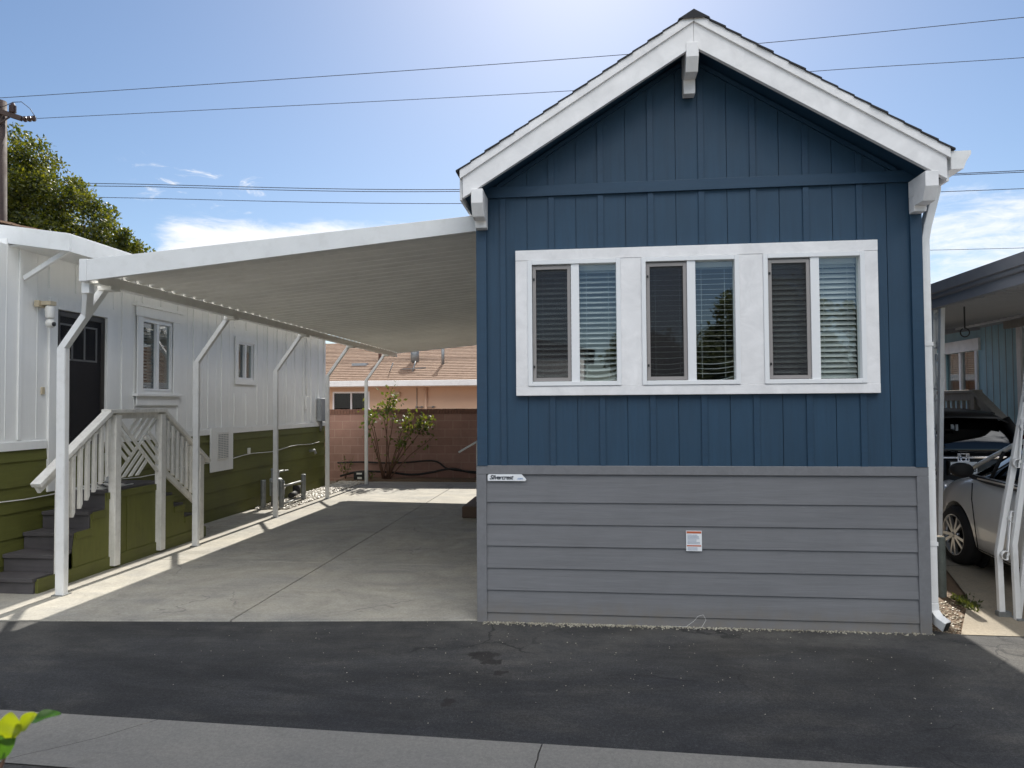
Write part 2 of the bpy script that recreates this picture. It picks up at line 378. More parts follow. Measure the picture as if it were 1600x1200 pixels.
# ------------------------------------------------------------------ the setting
def struct(name,mb,m,bevel=0): return tag(mb.build(name,m,bevel=bevel),kind='structure')
struct('ground',MB().add([(-400,-400,-.12),(400,-400,-.12),(400,600,-.12),(-400,600,-.12)],[(0,1,2,3)]),'earth')
# asphalt lane with an uneven edge along the slabs
def edge_y(x):   # front edge of slabs / house line
    if x<0: return -.045+.082*x*1.0
    return -.005+.012*x
mb=MB(); top=[]; bot=[]
xs=[-14+.12*i for i in range(int(26/.12)+1)]
for x in xs:
    top.append((x,(edge_y(max(x,-5)) if x<3.7 else -.03)+.045+.02*noise.noise(Vector((x*3,1.7,0))),GZ-.012))
    bot.append((x,-2.085-.032*x+.012*noise.noise(Vector((x*5,9.7,0)))+.006*noise.noise(Vector((x*17,2.7,0))),GZ-.012))
n=len(xs); mb.add(bot+top,[(i,i+1,n+i+1,n+i) for i in range(n-1)])
struct('road',mb,'asphalt')
mb=MB()
bot=[(x,-9.5,GZ-.012) for x in xs]; top=[(x,-2.60-.032*x+.012*noise.noise(Vector((x*5,29.7,0))),GZ-.012) for x in xs]
mb.add(bot+top,[(i,i+1,n+i+1,n+i) for i in range(n-1)])
struct('lane',mb,'asphalt')
# concrete gutter strip with cracks modelled as gaps between pieces
def gy0(x): return -2.07-.032*x
def gy1(x): return -2.62-.032*x
mb=MB()
cr=[-9.0,-5.2,(-2.10,-1.55),.66,3.9,7.5]
prev=-14
def crackline(c,ph):
    if isinstance(c,tuple): a,b=c
    else: a,b=c+.02,c-.05
    return [(a+(b-a)*t+.02*noise.noise(Vector((t*6,ph,0)))+.01*noise.noise(Vector((t*19,ph,3))), t) for t in [i/12 for i in range(13)]]
lines=[[(-14,t) for t in [i/12 for i in range(13)]]]+[crackline(((-1.55,-2.12) if isinstance(c,tuple) else c),i*3.1) for i,c in enumerate(cr)]+[[(12,t) for t in [i/12 for i in range(13)]]]
for A,B in zip(lines[:-1],lines[1:]):
    vs=[];m_=len(A)
    for (x,t) in A: x+=.003; vs.append((x,gy0(x)+(gy1(x)-gy0(x))*t,GZ-.004-.016*math.sin(math.pi*t)))
    for (x,t) in B: x-=.003; vs.append((x,gy0(x)+(gy1(x)-gy0(x))*t,GZ-.004-.016*math.sin(math.pi*t)))
    mb.add(vs,[(i,m_+i,m_+i+1,i+1) for i in range(m_-1)])
struct('gutter_strip',mb,'concrete_old')
struct('gutter_bed',MB().add([(-14,gy1(-14)-.02,GZ-.045),(12,gy1(12)-.02,GZ-.045),(12,gy0(12)+.02,GZ-.045),(-14,gy0(-14)+.02,GZ-.045)],[(0,1,2,3)]),'joint')
# driveway slabs
ys=[None,1.94,4.0,6.06,8.1,10.32]; xs_=[-4.19,-2.083,0.02]
mb=MB(); g=.006
for i in range(2):
    for j in range(5):
        x0,x1=xs_[i]+g,xs_[i+1]-g
        y1=ys[j+1]-g*.7
        ya,yb=(edge_y(x0),edge_y(x1)) if j==0 else (ys[j]+g*.7,)*2
        mb.prism([(x0,ya),(x1,yb),(x1,y1),(x0,y1)],'z',GZ-.1,GZ)
tag(mb.build('driveway','concrete',bevel=.004),kind='structure')
struct('driveway_joint_filler',MB().box(-4.3,.02,.12,10.3,GZ-.11,GZ-.012),'joint')
# concrete path between the white house and the posts
mb=MB()
for a,b in ((-.45,1.94),(1.94,4.0),(4.0,5.86)):
    mb.box(-5.0,-4.19-.012,a+.004,b-.004,GZ-.1,GZ-.002)
mb.box(-4.33,-4.202,5.864,10.3,GZ-.1,GZ-.002)
tag(mb.build('path','concrete',bevel=.004),kind='structure')
mb=MB().box(-9,-5.004,-.95,-.3,GZ-.1,GZ-.004); struct('front_path',mb,'concrete')
struct('planting_bed',MB().box(-5.1,.0,10.32,11.0,-.13,GZ+.03),'dirt')
# neighbour's driveway on the right, rising a little
mb=MB()
yy=[-.03,1.86,3.2,16]; zz=[GZ-.008,.062,.10,.12]
dpx=[3.62,16]
def rz(y):
    for a,b,c,d in zip(yy[:-1],yy[1:],zz[:-1],zz[1:]):
        if y<=b: return c+(d-c)*(y-a)/(b-a)
    return zz[-1]
# patch of dirt is left out of the first slab
mb.add([(3.80,-.02,rz(-.02)),(9,-.06,rz(-.02)),(9,1.855,rz(1.855)),(4.56,1.855,rz(1.855)),(4.30,.86,rz(.86))],[(0,1,2,3,4)])
mb.add([(3.62,1.868,rz(1.868)),(9,1.868,rz(1.868)),(9,3.2,rz(3.2)),(3.62,3.2,rz(3.2))],[(0,1,2,3)])
mb.add([(3.62,3.2,rz(3.2)),(9,3.2,rz(3.2)),(9,16,rz(16)),(3.62,16,rz(16))],[(0,1,2,3)])
struct('neighbour_driveway',mb,'concrete_tan')
mb=MB()
mb.add([(3.5,-.04,rz(-.02)-.02),(9,-.04,rz(-.02)-.02),(9,2,rz(2)-.015),(3.5,2,rz(2)-.015)],[(0,1,2,3)])
struct('dirt_patch',mb,'dirt')

# scattered stones: stuff
def stones(name,n,place,size,m,label,seed,flat=.7,cat=None):
    rnd=random.Random(seed); mb=MB()
    bm=bmesh.new(); bmesh.ops.create_icosphere(bm,subdivisions=1,radius=1); V=[v.co.copy() for v in bm.verts]; F=[tuple(v.index for v in f.verts) for f in bm.faces]; bm.free()
    for i in range(n):
        x,y,z=place(rnd); s=size*rnd.uniform(.5,1.3); q=Matrix.Rotation(rnd.uniform(0,6.3),3,'Z')@Matrix.Rotation(rnd.uniform(-.5,.5),3,'X')
        sx,sy,sz=rnd.uniform(.7,1.3),rnd.uniform(.7,1.2),flat*rnd.uniform(.7,1.2)
        mb.add([q@Vector((v.x*sx*s*rnd.uniform(.85,1.1),v.y*sy*s,v.z*sz*s))+Vector((x,y,z)) for v in V],F,False)
    return tag(mb.build(name,m),label,cat,kind='stuff')
struct('gravel_bed',MB().box(-5.0,-4.335,5.87,10.3,-.14,GZ-.018),'dirt')
def pg(r):
    y=r.uniform(5.9,10.3); x=r.uniform(-4.98,-4.34)
    return x,y,GZ-.008+.02*r.random()
stones('gravel',3600,pg,.022,'pebble','pale river gravel in the bed beside the olive skirting',3)
def pd(r):
    x=r.uniform(.05,3.6); 
    return x,edge_y(x)-.02-abs(r.gauss(0,.035)),GZ-.008
stones('grit',1500,pd,.0075,'debris','loose pale grit along the foot of the grey skirting',4)
def pl(r):
    y=r.uniform(-.05,.8); x=3.64+r.random()*(.16+.55*y)
    return x,y,rz(max(y,-.02))-.012
stones('leaf_litter',700,pl,.010,'litter','dry leaf litter and chips on the dirt under the downspout',5,.25)
def pr(r):
    cx,cy=r.choice(((.3,-.4),(1.6,-.35),(2.6,-.7),(1.2,-1.0),(-1.5,-.6),(3.2,-1.4),(-.4,-1.3)))
    return r.gauss(cx,.6),min(-.08,max(-2.05,r.gauss(cy,.3))),GZ-.010
stones('road_crumbs',260,pr,.0034,'debris','pale crumbs scattered over the asphalt',6)

# ------------------------------------------------------------------ blue house
W=3.58; PX=1.79; SL=.626; PZ=4.63      # soffit apex on the wall
bh=thing('blue_house',(PX,0,GZ),'blue board and batten house with grey skirting and white triple window','house')
def roofz(x): return PZ-SL*abs(x-PX)
OX0,OX1,OZ0,OZ1=.40,3.17,1.88,2.99
mb=MB()
def wall_piece(x0,x1,z0,ztop=True,z1=None,y0=-.012,y1=.0):
    if z1 is not None: mb.box(x0,x1,y0,y1,z0,z1); return
    pts=[(x0,z0),(x1,z0),(x1,roofz(x1))]
    if x0<PX<x1: pts.append((PX,PZ))
    pts.append((x0,roofz(x0))); mb.prism(pts,'y',y0,y1)
cent=[.02+.2065*k for k in range(0,19)]
edges=[0.0]
grooves=sorted([.227+.4125*k-.206 for k in range(0,9)]+[.227+.4125*k for k in range(0,9)])
cuts=sorted(set([0.0,W]+[round(g_,4) for g_ in grooves if .03<g_<W-.03]+[OX0,OX1,PX]))
for a,b in zip(cuts[:-1],cuts[1:]):
    ga=0 if a in (0.0,OX0,OX1,PX) else .0025; gb=0 if b in (W,OX0,OX1,PX) else .0025
    if OX0<=a and b<=OX1:
        wall_piece(a+ga,b-gb,1.24,z1=OZ0); wall_piece(a+ga,b-gb,OZ1)
    else: wall_piece(a+ga,b-gb,1.24)
# backing board
y0,y1=.001,.05
for a,b in ((0,OX0),(OX1,W)): wall_piece(a,b,1.2,y0=y0,y1=y1)
wall_piece(OX0,OX1,1.2,z1=OZ0,y0=y0,y1=y1); wall_piece(OX0,OX1,OZ1,y0=y0,y1=y1)
mb.build('front_wall','blue',bh)
mb=MB()
for k in range(9):
    x=.227+.4125*k
    if x>W-.1: continue
    zt=roofz(x)-.045
    h=.024
    if k==0: mb.box(x-h,x+h,-.024,-.0125,1.24,3.505)
    elif OX0-.06<x<OX1+.06:
        mb.box(x-h,x+h,-.024,-.0125,1.24,1.826); mb.box(x-h,x+h,-.024,-.0125,3.049,3.505)
    else: mb.box(x-h,x+h,-.024,-.0125,1.24,3.505)
    if zt>3.62: mb.box(x-h,x+h,-.024,-.0125,3.602,zt)
each(mb,'batten','blue_trim',bh,bevel=.002)
mb=MB(); mb.box(0,.088,-.036,-.0125,1.24,3.505); mb.box(3.492,W,-.036,-.0125,1.24,3.505)
each(mb,'corner_board','blue_trim',bh,bevel=.003)
box(0.0,W,-.040,-.0125,3.507,3.60).build('frieze_board','blue_trim',bh,bevel=.003)
# sloping trim under the soffit
mb=MB()
for s in (-1,1):
    a=(PX+s*.001,-.024,PZ-.022); b=(PX+s*1.60,-.024,PZ-.022-SL*1.60); mb.bar(a,b,.022,.032,(0,0,1))
each(mb,'gable_trim','blue_trim',bh)
# remaining walls
mb=MB(); mb.box(.002,.05,.052,9.6,1.2,3.50); mb.build('side_wall','blue',bh)
mb=MB(); mb.box(W-.05,W-.002,.052,9.6,1.2,3.50); mb.build('side_wall','blue',bh)
mb=MB(); mb.prism([(0.004,1.2),(W-.004,1.2),(W-.004,roofz(W)),(PX,PZ),(.004,roofz(0))],'y',9.602,9.65); mb.build('rear_wall','blue',bh)
box(.052,W-.052,.10,9.6,.80,.84).build('floor','interior',bh)
box(.052,W-.052,3.2,3.25,.84,3.5).build('inner_wall','interior',bh)
# skirting: lapped boards
mb=MB(); zl=[-.10,.018,.204,.388,.572,.754,.936,1.245-.075]
for a,b in zip(zl[:-1],zl[1:]):
    t0,t1=-.022,-.010
    mb.prism([(t0,a),(.02,a),(.02,b+.01),(t1,b+.01)],'x',.075,3.50)
sk=mb.build('skirting','grey',bh,bevel=.002)
mb=MB(); mb.box(-.008,W+.008,-.030,.02,1.17,1.243); mb.box(-.008,.076,-.029,.02,-.075,1.169); mb.box(3.499,W+.008,-.029,.02,-.075,1.169)
each(mb,'skirting_trim','grey_trim',bh,bevel=.003)
mb=MB(); mb.box(0.0,.04,.022,9.6,-.10,1.2); mb.box(W-.04,W,.022,9.6,-.10,1.2); mb.box(.041,W-.041,9.56,9.6,-.1,1.2); each(mb,'skirting_side','grey',bh)
# roof
Y0,Y1=-.31,9.9
mb=MB()
tz=.125
for s in (-1,1):
    xe=PX+s*1.86
    def rz_(x): return PZ+.10-SL*abs(x-PX)
    mb.add([(PX,Y0+.015,PZ+.10),(xe,Y0+.015,rz_(xe)),(xe,Y1,rz_(xe)),(PX,Y1,PZ+.10),(PX,Y0+.015,PZ+.01),(xe,Y0+.015,rz_(xe)-.09),(xe,Y1,rz_(xe)-.09),(PX,Y1,PZ+.01)],
       [(0,1,2,3),(7,6,5,4),(0,4,5,1),(1,5,6,2),(2,6,7,3)])
mb.build('roof_deck','blue_trim',bh)
mb=MB(); L=math.hypot(1.90,1.90*SL); nC=16
for s in (-1,1):
    for k in range(nC):
        u0=1.90*k/nC; u1=1.90*(k+1)/nC+.006; yo=Y0-.022-.012*random.random()
        z0=PZ+.21-SL*u0; z1=PZ+.21-SL*u1
        a,b=PX+s*u0,PX+s*u1
        mb.add([(a,yo,z0+.002),(b,yo,z1+.012),(b,Y1,z1+.012),(a,Y1,z0+.002),(a,yo,z0-.010),(b,yo,z1-.002),(b,Y1,z1-.002),(a,Y1,z0-.010)],
          [(0,1,2,3),(7,6,5,4),(0,4,5,1),(1,5,6,2),(2,6,7,3),(3,7,4,0)])
mb.add([(PX-.12,Y0-.034,PZ+.150),(PX,Y0-.034,PZ+.222),(PX+.12,Y0-.034,PZ+.150),(PX-.12,Y1,PZ+.150),(PX,Y1,PZ+.222),(PX+.12,Y1,PZ+.150)],[(0,1,4,3),(1,2,5,4),(0,2,1),(3,4,5)])
mb.build('roof','shingle_dark',bh)
for s in (-1,1):
    mb=MB(); xe=PX+s*1.855
    top=PZ+.155; 
    mb.prism([(PX+s*.0008,top),(xe,top-SL*1.855),(xe+s*-.0,top-SL*1.855-.19),(PX+s*.0008,top-.215)],'y',Y0,Y0+.04)
    rb=mb.build('rake_board','white',bh,bevel=.003)
    mb=MB(); top=PZ+.208; xe=PX+s*1.875
    mb.prism([(PX+s*.0008,top),(xe,top-SL*1.875),(xe,top-SL*1.875-.075),(PX+s*.0008,top-.075)],'y',Y0-.018,Y0+.03)
    mb.build('drip_trim','white',rb,bevel=.002)
# eave fascia
for s in (-1,1):
    xe=PX+s*1.865; z=PZ+.155-SL*1.86
    box(min(xe,xe+s*.02),max(xe,xe+s*.02),Y0+.041,Y1,z-.19,z+.02).build('eave_fascia','white',bh)
# knee brackets
def bracket(x,ztop,zmid,zlow,w=.048):
    b=MB()
    b.prism([(Y0-.012,ztop),(Y0-.012,ztop-.115),(Y0+.045,ztop-.215),(-.13,ztop-.215),(-.13,zmid),(-.037,zmid),(-.037,ztop)],'x',x-w,x+w)
    k=b.build('roof_bracket','white',bh,bevel=.004)
    MB().prism([(-.125,zmid-.001),(-.037,zmid-.001),(-.037,zlow),(-.125,zlow),(-.128,zlow+.025)],'x',x-w*.97,x+w*.97).build('bracket_foot','white',k,bevel=.003)
bracket(.055,3.505,3.385,3.235); bracket(PX-.012,4.60,4.43,4.275); bracket(3.53,3.50,3.37,3.245)
# window surround (white boards)
mb=MB(); x0,x1,z0,z1=.337,3.233,1.827,3.047; yb,yf=-.002,-.060
mb.box(x0,x1,yf,yb,2.960,z1); mb.box(x0,x1,yf,yb,z0,1.905)
cols=[(x0,.440),(1.209,1.379),(2.161,2.349),(3.131,x1)]
for a,b in cols: mb.box(a,b,yf+.003,yb,1.9055,2.9595)
mb.build('window_surround','white',bh,bevel=.003)
def window(x0,x1,tilt,droop,rise):
    zb,zt=1.907,2.958
    mb=MB(); f=.036; ym,yf=.03,-.068
    mb.box(x0,x0+f,yf,ym,zb,zt); mb.box(x1-f,x1,yf,ym,zb,zt); mb.box(x0+f,x1-f,yf,ym,zt-f,zt); mb.box(x0+f,x1-f,yf,ym,zb,zb+f)
    xm=(x0+x1)/2+.01
    mb.box(xm-.034,xm+.034,-.058,ym,zb+f,zt-f)
    w=mb.build('window','vinyl',bh,bevel=.003)
    # fixed pane right, sliding pane + insect screen left
    box(xm+.036,x1-f+.005,-.020,-.014,zb+f-.005,zt-f+.005).build('pane','glass',w)
    mb=MB(); box(x0+f-.005,xm-.036,-.004,.002,zb+f,zt-f).build('pane','glass',w)
    sx0,sx1,sz0,sz1=x0+f+.004,xm-.037,zb+f+.004,zt-f-.012
    s=MB(); t=.028
    s.box(sx0,sx0+t,-.050,-.036,sz0,sz1); s.box(sx1-t,sx1,-.050,-.036,sz0,sz1); s.box(sx0+t,sx1-t,-.050,-.036,sz0,sz0+t); s.box(sx0+t,sx1-t,-.050,-.036,sz1-t,sz1)
    s.build('screen_frame','screenframe',w,bevel=.002)
    MB().add([(sx0+t,-.043,sz0+t),(sx1-t,-.043,sz0+t),(sx1-t,-.043,sz1-t),(sx0+t,-.043,sz1-t)],[(0,1,2,3)]).build('insect_screen','screen',w)
    s=MB()
    for z in (sz0+.12,sz1-.11): s.box(sx0+.004,sx0+.018,-.058,-.0505,z-.01,z+.01)
    each(s,'screen_clip','blackmetal',w)
    for a,b in ((x0+.03,xm-.01),(xm+.01,x1-.03)):
        bl=MB(); z=zt-.085; n=0
        bl.box(a,b,.05,.10,zt-.075,zt-.02)
        rr=random.Random(int(a*1000))
        while z>zb+.04:
            sag=0
            th=R(tilt+rr.uniform(-2,2)); dx,dz=.025*math.cos(th),.025*math.sin(th)
            low=(z-zb)/(zt-zb)
            amp=.035*max(0,.28-low)/.28*droop*rr.uniform(.4,1.3)
            segs=8; vs=[]
            for i in range(segs+1):
                t=i/segs; x=a+(b-a)*t; sg=-amp*4*t*(1-t)+amp*.4*(t-.5)
                for (oy,oz) in ((-dx,-dz),(dx,dz),(dx,dz+.002),(-dx,-dz+.002)):
                    vs.append((x,.075+oy,z+oz+sg))
            bl.add(vs,[(i*4+k,i*4+(k+1)%4,i*4+4+(k+1)%4,i*4+4+k) for i in range(segs) for k in range(4)])
            z-=.043; n+=1
        for q in (.25,.8):
            xx=a+(b-a)*q; bl.box(xx-.0012,xx+.0012,.046,.048,zb+.06,zt-.07)
        bl.build('blind','blind',w)
    return w
w1=window(.440,1.209,28,1.,0); w2=window(1.379,2.161,7,1.3,0); w3=window(2.349,3.131,46,0.,0)
# gutter and downspout on the right eave
gx0=PX+1.885; gz=PZ+.17-SL*1.88
mb=MB(); prof=[(gx0,gz+.02),(gx0,gz-.115),(gx0+.085,gz-.115),(gx0+.105,gz-.06),(gx0+.14,gz-.005),(gx0+.14,gz+.02),(gx0+.13,gz+.02)]
n=len(prof)
mb.prism(prof[:-1],'y',Y0+.0,Y0+.006)
for (a,b) in zip(prof[:-1],prof[1:]):
    mb.add([(a[0],Y0,a[1]),(b[0],Y0,b[1]),(b[0],Y1,b[1]),(a[0],Y1,a[1])],[(0,1,2,3)])
mb.build('gutter','white_metal',bh,solid=.003)
def rect_tube(pts,w,d):
    m_=MB(); pts=[Vector(p) for p in pts]
    vs=[];fs=[]
    for i,p in enumerate(pts):
        dd=(pts[min(i+1,len(pts)-1)]-pts[max(i-1,0)]).normalized()
        x=Vector((0,1,0)).cross(dd).normalized() if abs(dd.y)<.9 else Vector((1,0,0)); 
        x=Vector((1,0,0)) - dd*dd.x; x.normalize(); u=x.cross(dd).normalized()
        for a,b in ((-1,-1),(1,-1),(1,1),(-1,1)): vs.append(p+x*(a*w/2)+u*(b*d/2))
    for i in range(len(pts)-1):
        for k in range(4): fs.append((i*4+k,i*4+(k+1)%4,i*4+4+(k+1)%4,i*4+4+k))
    fs+=[(0,1,2,3),tuple((len(pts)-1)*4+k for k in (3,2,1,0))]
    return m_.add(vs,fs)
dsx=W+.045
dsp=rect_tube([(gx0+.05,.05,gz-.11),(gx0+.045,.05,gz-.18),(dsx+.02,.05,3.16),(dsx,.05,3.05),(dsx,.05,.17)],.062,.085).build('downspout','white_metal',bh,bevel=.006)
el=rect_tube([(dsx,.05,.169),(dsx+.003,.045,.10),(dsx+.02,.0,.045),(dsx+.055,-.06,.012)],.066,.088).build('downspout_elbow','white_metal',dsp,bevel=.006)
MB().bar((dsx+.0553,-.0604,.0118),(dsx+.0573,-.0634,.0104),.056,.075).build('outlet_opening','dark',dsp)
mb=MB()
for z in (.62,2.2): mb.box(dsx-.036,dsx+.036,.002,.10,z,z+.03)
each(mb,'strap','white_metal',dsp)
# maker's plate with its lettering and the notice
npz=1.115
npl=MB().prism([(.092,npz),(.403,npz),(.415,npz+.010),(.410,npz+.020),(.375,npz+.056),(.098,npz+.056),(.088,npz+.046),(.088,npz+.006)],'y',-.0345,-.0315).build('name_plate','label_white',bh,bevel=.001)
npl['label']='white name plate with dark slanted script lettering'
text('lettering','Silvercrest',.050,'ink',npl,(.104,-.0355,npz+.014),shear=.35,spacing=.92,wscale=1.02,bold=.0012)
text('lettering','.com',.026,'ink_blue',npl,(.335,-.0355,npz+.014),shear=.35,spacing=.9)
nx,nz=1.715,.555
nt_=box(nx,nx+.125,-.0262,-.0245,nz,nz+.165).build('notice_label','label_white',bh); nt_['label']='small white printed notice with orange red bands'
mb=MB(); mb.box(nx+.004,nx+.121,-.0275,-.0265,nz+.143,nz+.160); mb.box(nx+.006,nx+.119,-.0275,-.0265,nz+.038,nz+.048); each(mb,'notice_band','ink_red',nt_)
mb=MB(); r_=random.Random(2)
for k in range(8):
    z=nz+.058+k*.010; mb.box(nx+.010,nx+.010+.100*r_.uniform(.7,1),-.0275,-.0265,z,z+.0042)
for k in range(3): mb.box(nx+.010,nx+.010+.095*r_.uniform(.6,1),-.0275,-.0265,nz+.008+k*.009,nz+.0115+k*.009)
mb.build('notice_print','ink_grey',nt_)
# wisp of white cord on the ground
rr=random.Random(5)
cord=[(1.62,-.04,GZ),(1.70,-.07,GZ+.01),(1.76,-.06,GZ+.05),(1.80,-.05,GZ+.09),(1.84,-.045,GZ+.10),(1.86,-.05,GZ+.06),(1.82,-.08,GZ+.01),(1.75,-.10,GZ)]
tag(MB().tube(cord,.0011,6).build('loose_string','plastic_w'),'thin white loose string curled at foot of grey skirting','string')

# ------------------------------------------------------------------ carport
cp=thing('carport',(-2,.15,GZ),'white aluminium carport with corrugated roof and five bent arm posts','carport')
BX=-3.68
def deckz(x): return 3.015+.087*(x-BX)
# corrugated roof: ribs run across, profile along Y
mb=MB(); per=.2045; y=.17; prof=[]
Yb=10.42
while y<Yb:
    prof+=[(y,0.),(y+.085,0.),(y+.125,.078),(y+.160,.078),(y+per-.0005,0.)]
    y+=per
xa,xb=BX+.032,-.01
vs=[(xa,p[0],deckz(xa)+p[1]) for p in prof]+[(xb,p[0],deckz(xb)+p[1]) for p in prof]; n=len(prof)
# small flutes in each pan
mb.add(vs,[(i,i+1,n+i+1,n+i) for i in range(n-1)])
for i in range(0,n,5):
    for q in (.035,.07):
        yq=prof[i][0]+q
        mb.add([(xa,yq-.005,deckz(xa)-.0005),(xa,yq,deckz(xa)-.006),(xa,yq+.005,deckz(xa)-.0005),(xb,yq-.005,deckz(xb)-.0005),(xb,yq,deckz(xb)-.006),(xb,yq+.005,deckz(xb)-.0005)],[(0,1,4,3),(1,2,5,4)])
mb.build('roof_panel','alu',cp,solid=.002)
# front fascia with its end cap
FY=.15
mb=MB(); mb.prism([(-3.70,2.935),(-.012,3.275),(-.012,3.415),(-3.70,3.135)],'y',FY-.02,FY+.012)
fa=mb.build('fascia','alu_white',cp,bevel=.003)
MB().prism([(-3.775,2.932),(-3.699,2.932),(-3.699,3.140),(-3.775,3.140)],'y',FY-.026,FY+.10).build('fascia_end_cap','alu_white',fa,bevel=.004)
mb=MB(); mb.prism([(-3.70,3.00),(-.012,3.33),(-.012,3.345),(-3.70,3.015)],'y',FY+.013,FY+.05); mb.build('fascia_flange','alu',fa)
MB().prism([(-3.755,2.99),(-.012,3.32),(-.012,3.41),(-3.755,3.09)],'y',Yb+.02,Yb+.04).build('rear_fascia','alu_white',cp)
mb=MB()
mb.box(BX-.045,BX+.045,.20,Yb,2.918,2.925); mb.box(BX+.040,BX+.045,.20,Yb,2.925,3.012); mb.box(BX-.045,BX-.040,.20,Yb,2.925,2.96)
mb.build('beam','alu',cp,bevel=.002)
PYS=[.40,2.735,5.05,7.305,9.69]
for i,y in enumerate(PYS):
    big=.041 if i==0 else .034
    ex=-4.165; bxp=-4.155 if i else -4.135
    p=MB()
    q=[(bxp,y,GZ),(ex,y+.02,2.33)]
    p.bar(q[0],q[1],big*2,big*1.7,(0,1,0))
    # channel lips so the post reads as rolled steel
    p.bar((bxp+big*.98,y-big*.5,GZ),(ex+big*.98,y+.02-big*.5,2.33),.012,.018,(0,1,0))
    po=p.build('post','white_metal',cp,bevel=.004)
    a=MB(); a.bar((ex-.012,y+.02,2.315),(BX-.06,y+.03,2.915),big*1.55,big*1.75,(0,1,0)); a.build('arm','white_metal',po,bevel=.004)
    box(BX-.085,BX+.055,y-.04,y+.10,2.885,2.9245).build('bracket_plate','alu',po,bevel=.002)
    mb=MB(); mb.box(bxp-big*1.5,bxp+big*1.5,y-big*1.4,y+big*1.4,GZ-.01,GZ+.008)
    mb.build('base_plate','galv',po)
    if i==0:
        a=MB(); a.bar((-3.93,y+.03,2.655),(-3.765,y-.16,2.86),.06,.075,(0,1,0)); a.box(-3.80,-3.72,y-.21,y-.14,2.83,2.931)
        a.build('brace','white_metal',po,bevel=.003)

# ------------------------------------------------------------------ white house on the left
wh=thing('white_house',(-7.2,5,GZ),'white board and batten house with olive green lapped skirting','house')
WX=-5.0; WY0,WY1=-.30,9.32; SKZ=1.33
mb=MB()
holes=[(1.33,2.14,.80,2.86),(2.83,3.51,1.975,2.93),(5.37,5.93,2.22,2.85)]
ys_=sorted(set([WY0,.655,WY1]+[v for h in holes for v in h[:2]]))
for a,b in zip(ys_[:-1],ys_[1:]):
    hs=[h for h in holes if h[0]<=a and b<=h[1]]
    if not hs: mb.box(WX-.10,WX,a,b,SKZ,3.5 if a>.6 else 3.44)
    else:
        h=hs[0]
        if h[2]>SKZ: mb.box(WX-.10,WX,a,b,SKZ,h[2])
        mb.box(WX-.10,WX,a,b,h[3],3.5)
mb.prism([(-9.4,SKZ),(WX-.101,SKZ),(WX-.101,3.44),(-9.4,3.44)],'y',WY0,WY0+.1)
mb.box(-9.4,WX-.101,WY0+.101,.655,3.38,3.44)
mb.box(-9.4,-9.3,WY0+.101,WY1,SKZ,3.5); mb.prism([(-9.299,SKZ),(WX-.101,SKZ),(WX-.101,3.5),(-7.2,3.83),(-9.299,3.5)],'y',WY1-.1,WY1-.001)
mb.build('wall','white_wall',wh)
mb=MB(); r_=random.Random(11)
y=.02
def blocked(y,z0,z1):
    return any(h[0]-.14<y<h[1]+.14 for h in holes)
while y<WY1-.1:
    if not blocked(y,0,0): mb.box(WX+.001,WX+.018,y-.022,y+.022,SKZ+.09,3.47 if y>.6 else 3.43)
    else:
        for h in holes:
            if h[0]-.14<y<h[1]+.14:
                mb.box(WX+.001,WX+.018,y-.022,y+.022,h[3]+.22,3.47)
                if h[2]>1.5: mb.box(WX+.001,WX+.018,y-.022,y+.022,SKZ+.09,h[2]-.25)
    y+=.405
y=-.15
while y<WY1-.1:
    if not blocked(y,0,0): mb.box(WX+.0005,WX+.006,y-.004,y+.004,SKZ+.09,3.47 if y>.6 else 3.43)
    y+=.405
x=WX-.4
while x>-9.3: mb.box(x-.022,x+.022,WY0-.018,WY0-.001,SKZ+.09,3.43); x-=.4
each(mb,'batten','white_wall',wh,bevel=.002)
mb=MB(); mb.box(WX-.002,WX+.022,WY0-.024,WY0+.07,SKZ+.085,3.43); mb.box(WX-.09,WX-.003,WY0-.024,WY0-.001,SKZ+.085,3.43); mb.box(WX+.001,WX+.02,WY1-.08,WY1,SKZ+.085,3.47); each(mb,'corner_board','white_wall',wh,bevel=.003)
mb=MB(); mb.box(WX+.001,WX+.024,WY0-.02,1.2,SKZ-.02,SKZ+.07); mb.box(WX+.001,WX+.024,2.27,WY1,SKZ-.02,SKZ+.07); mb.box(-9.4,WX,WY0-.024,WY0-.001,SKZ-.02,SKZ+.07); each(mb,'band_board','white_wall',wh,bevel=.003)
# lapped olive skirting
mb=MB(); z=-.12; zs_=[]
while z<SKZ-.03: zs_.append(z); z+=.262
zs_.append(SKZ-.021)
for a,b in zip(zs_[:-1],zs_[1:]):
    mb.prism([(WX+.014,a),(WX-.03,a),(WX-.03,b),(WX+.001,b)],'y',WY0,WY1)
mb.prism([(-9.4,-.12),(WX-.031,-.12),(WX-.031,SKZ-.02),(-9.4,SKZ-.02)],'y',WY0,WY0+.03)
mb.box(-9.4,WX-.031,WY1-.03,WY1,-.12,SKZ-.02)
mb.build('skirting','olive',wh,bevel=.003)
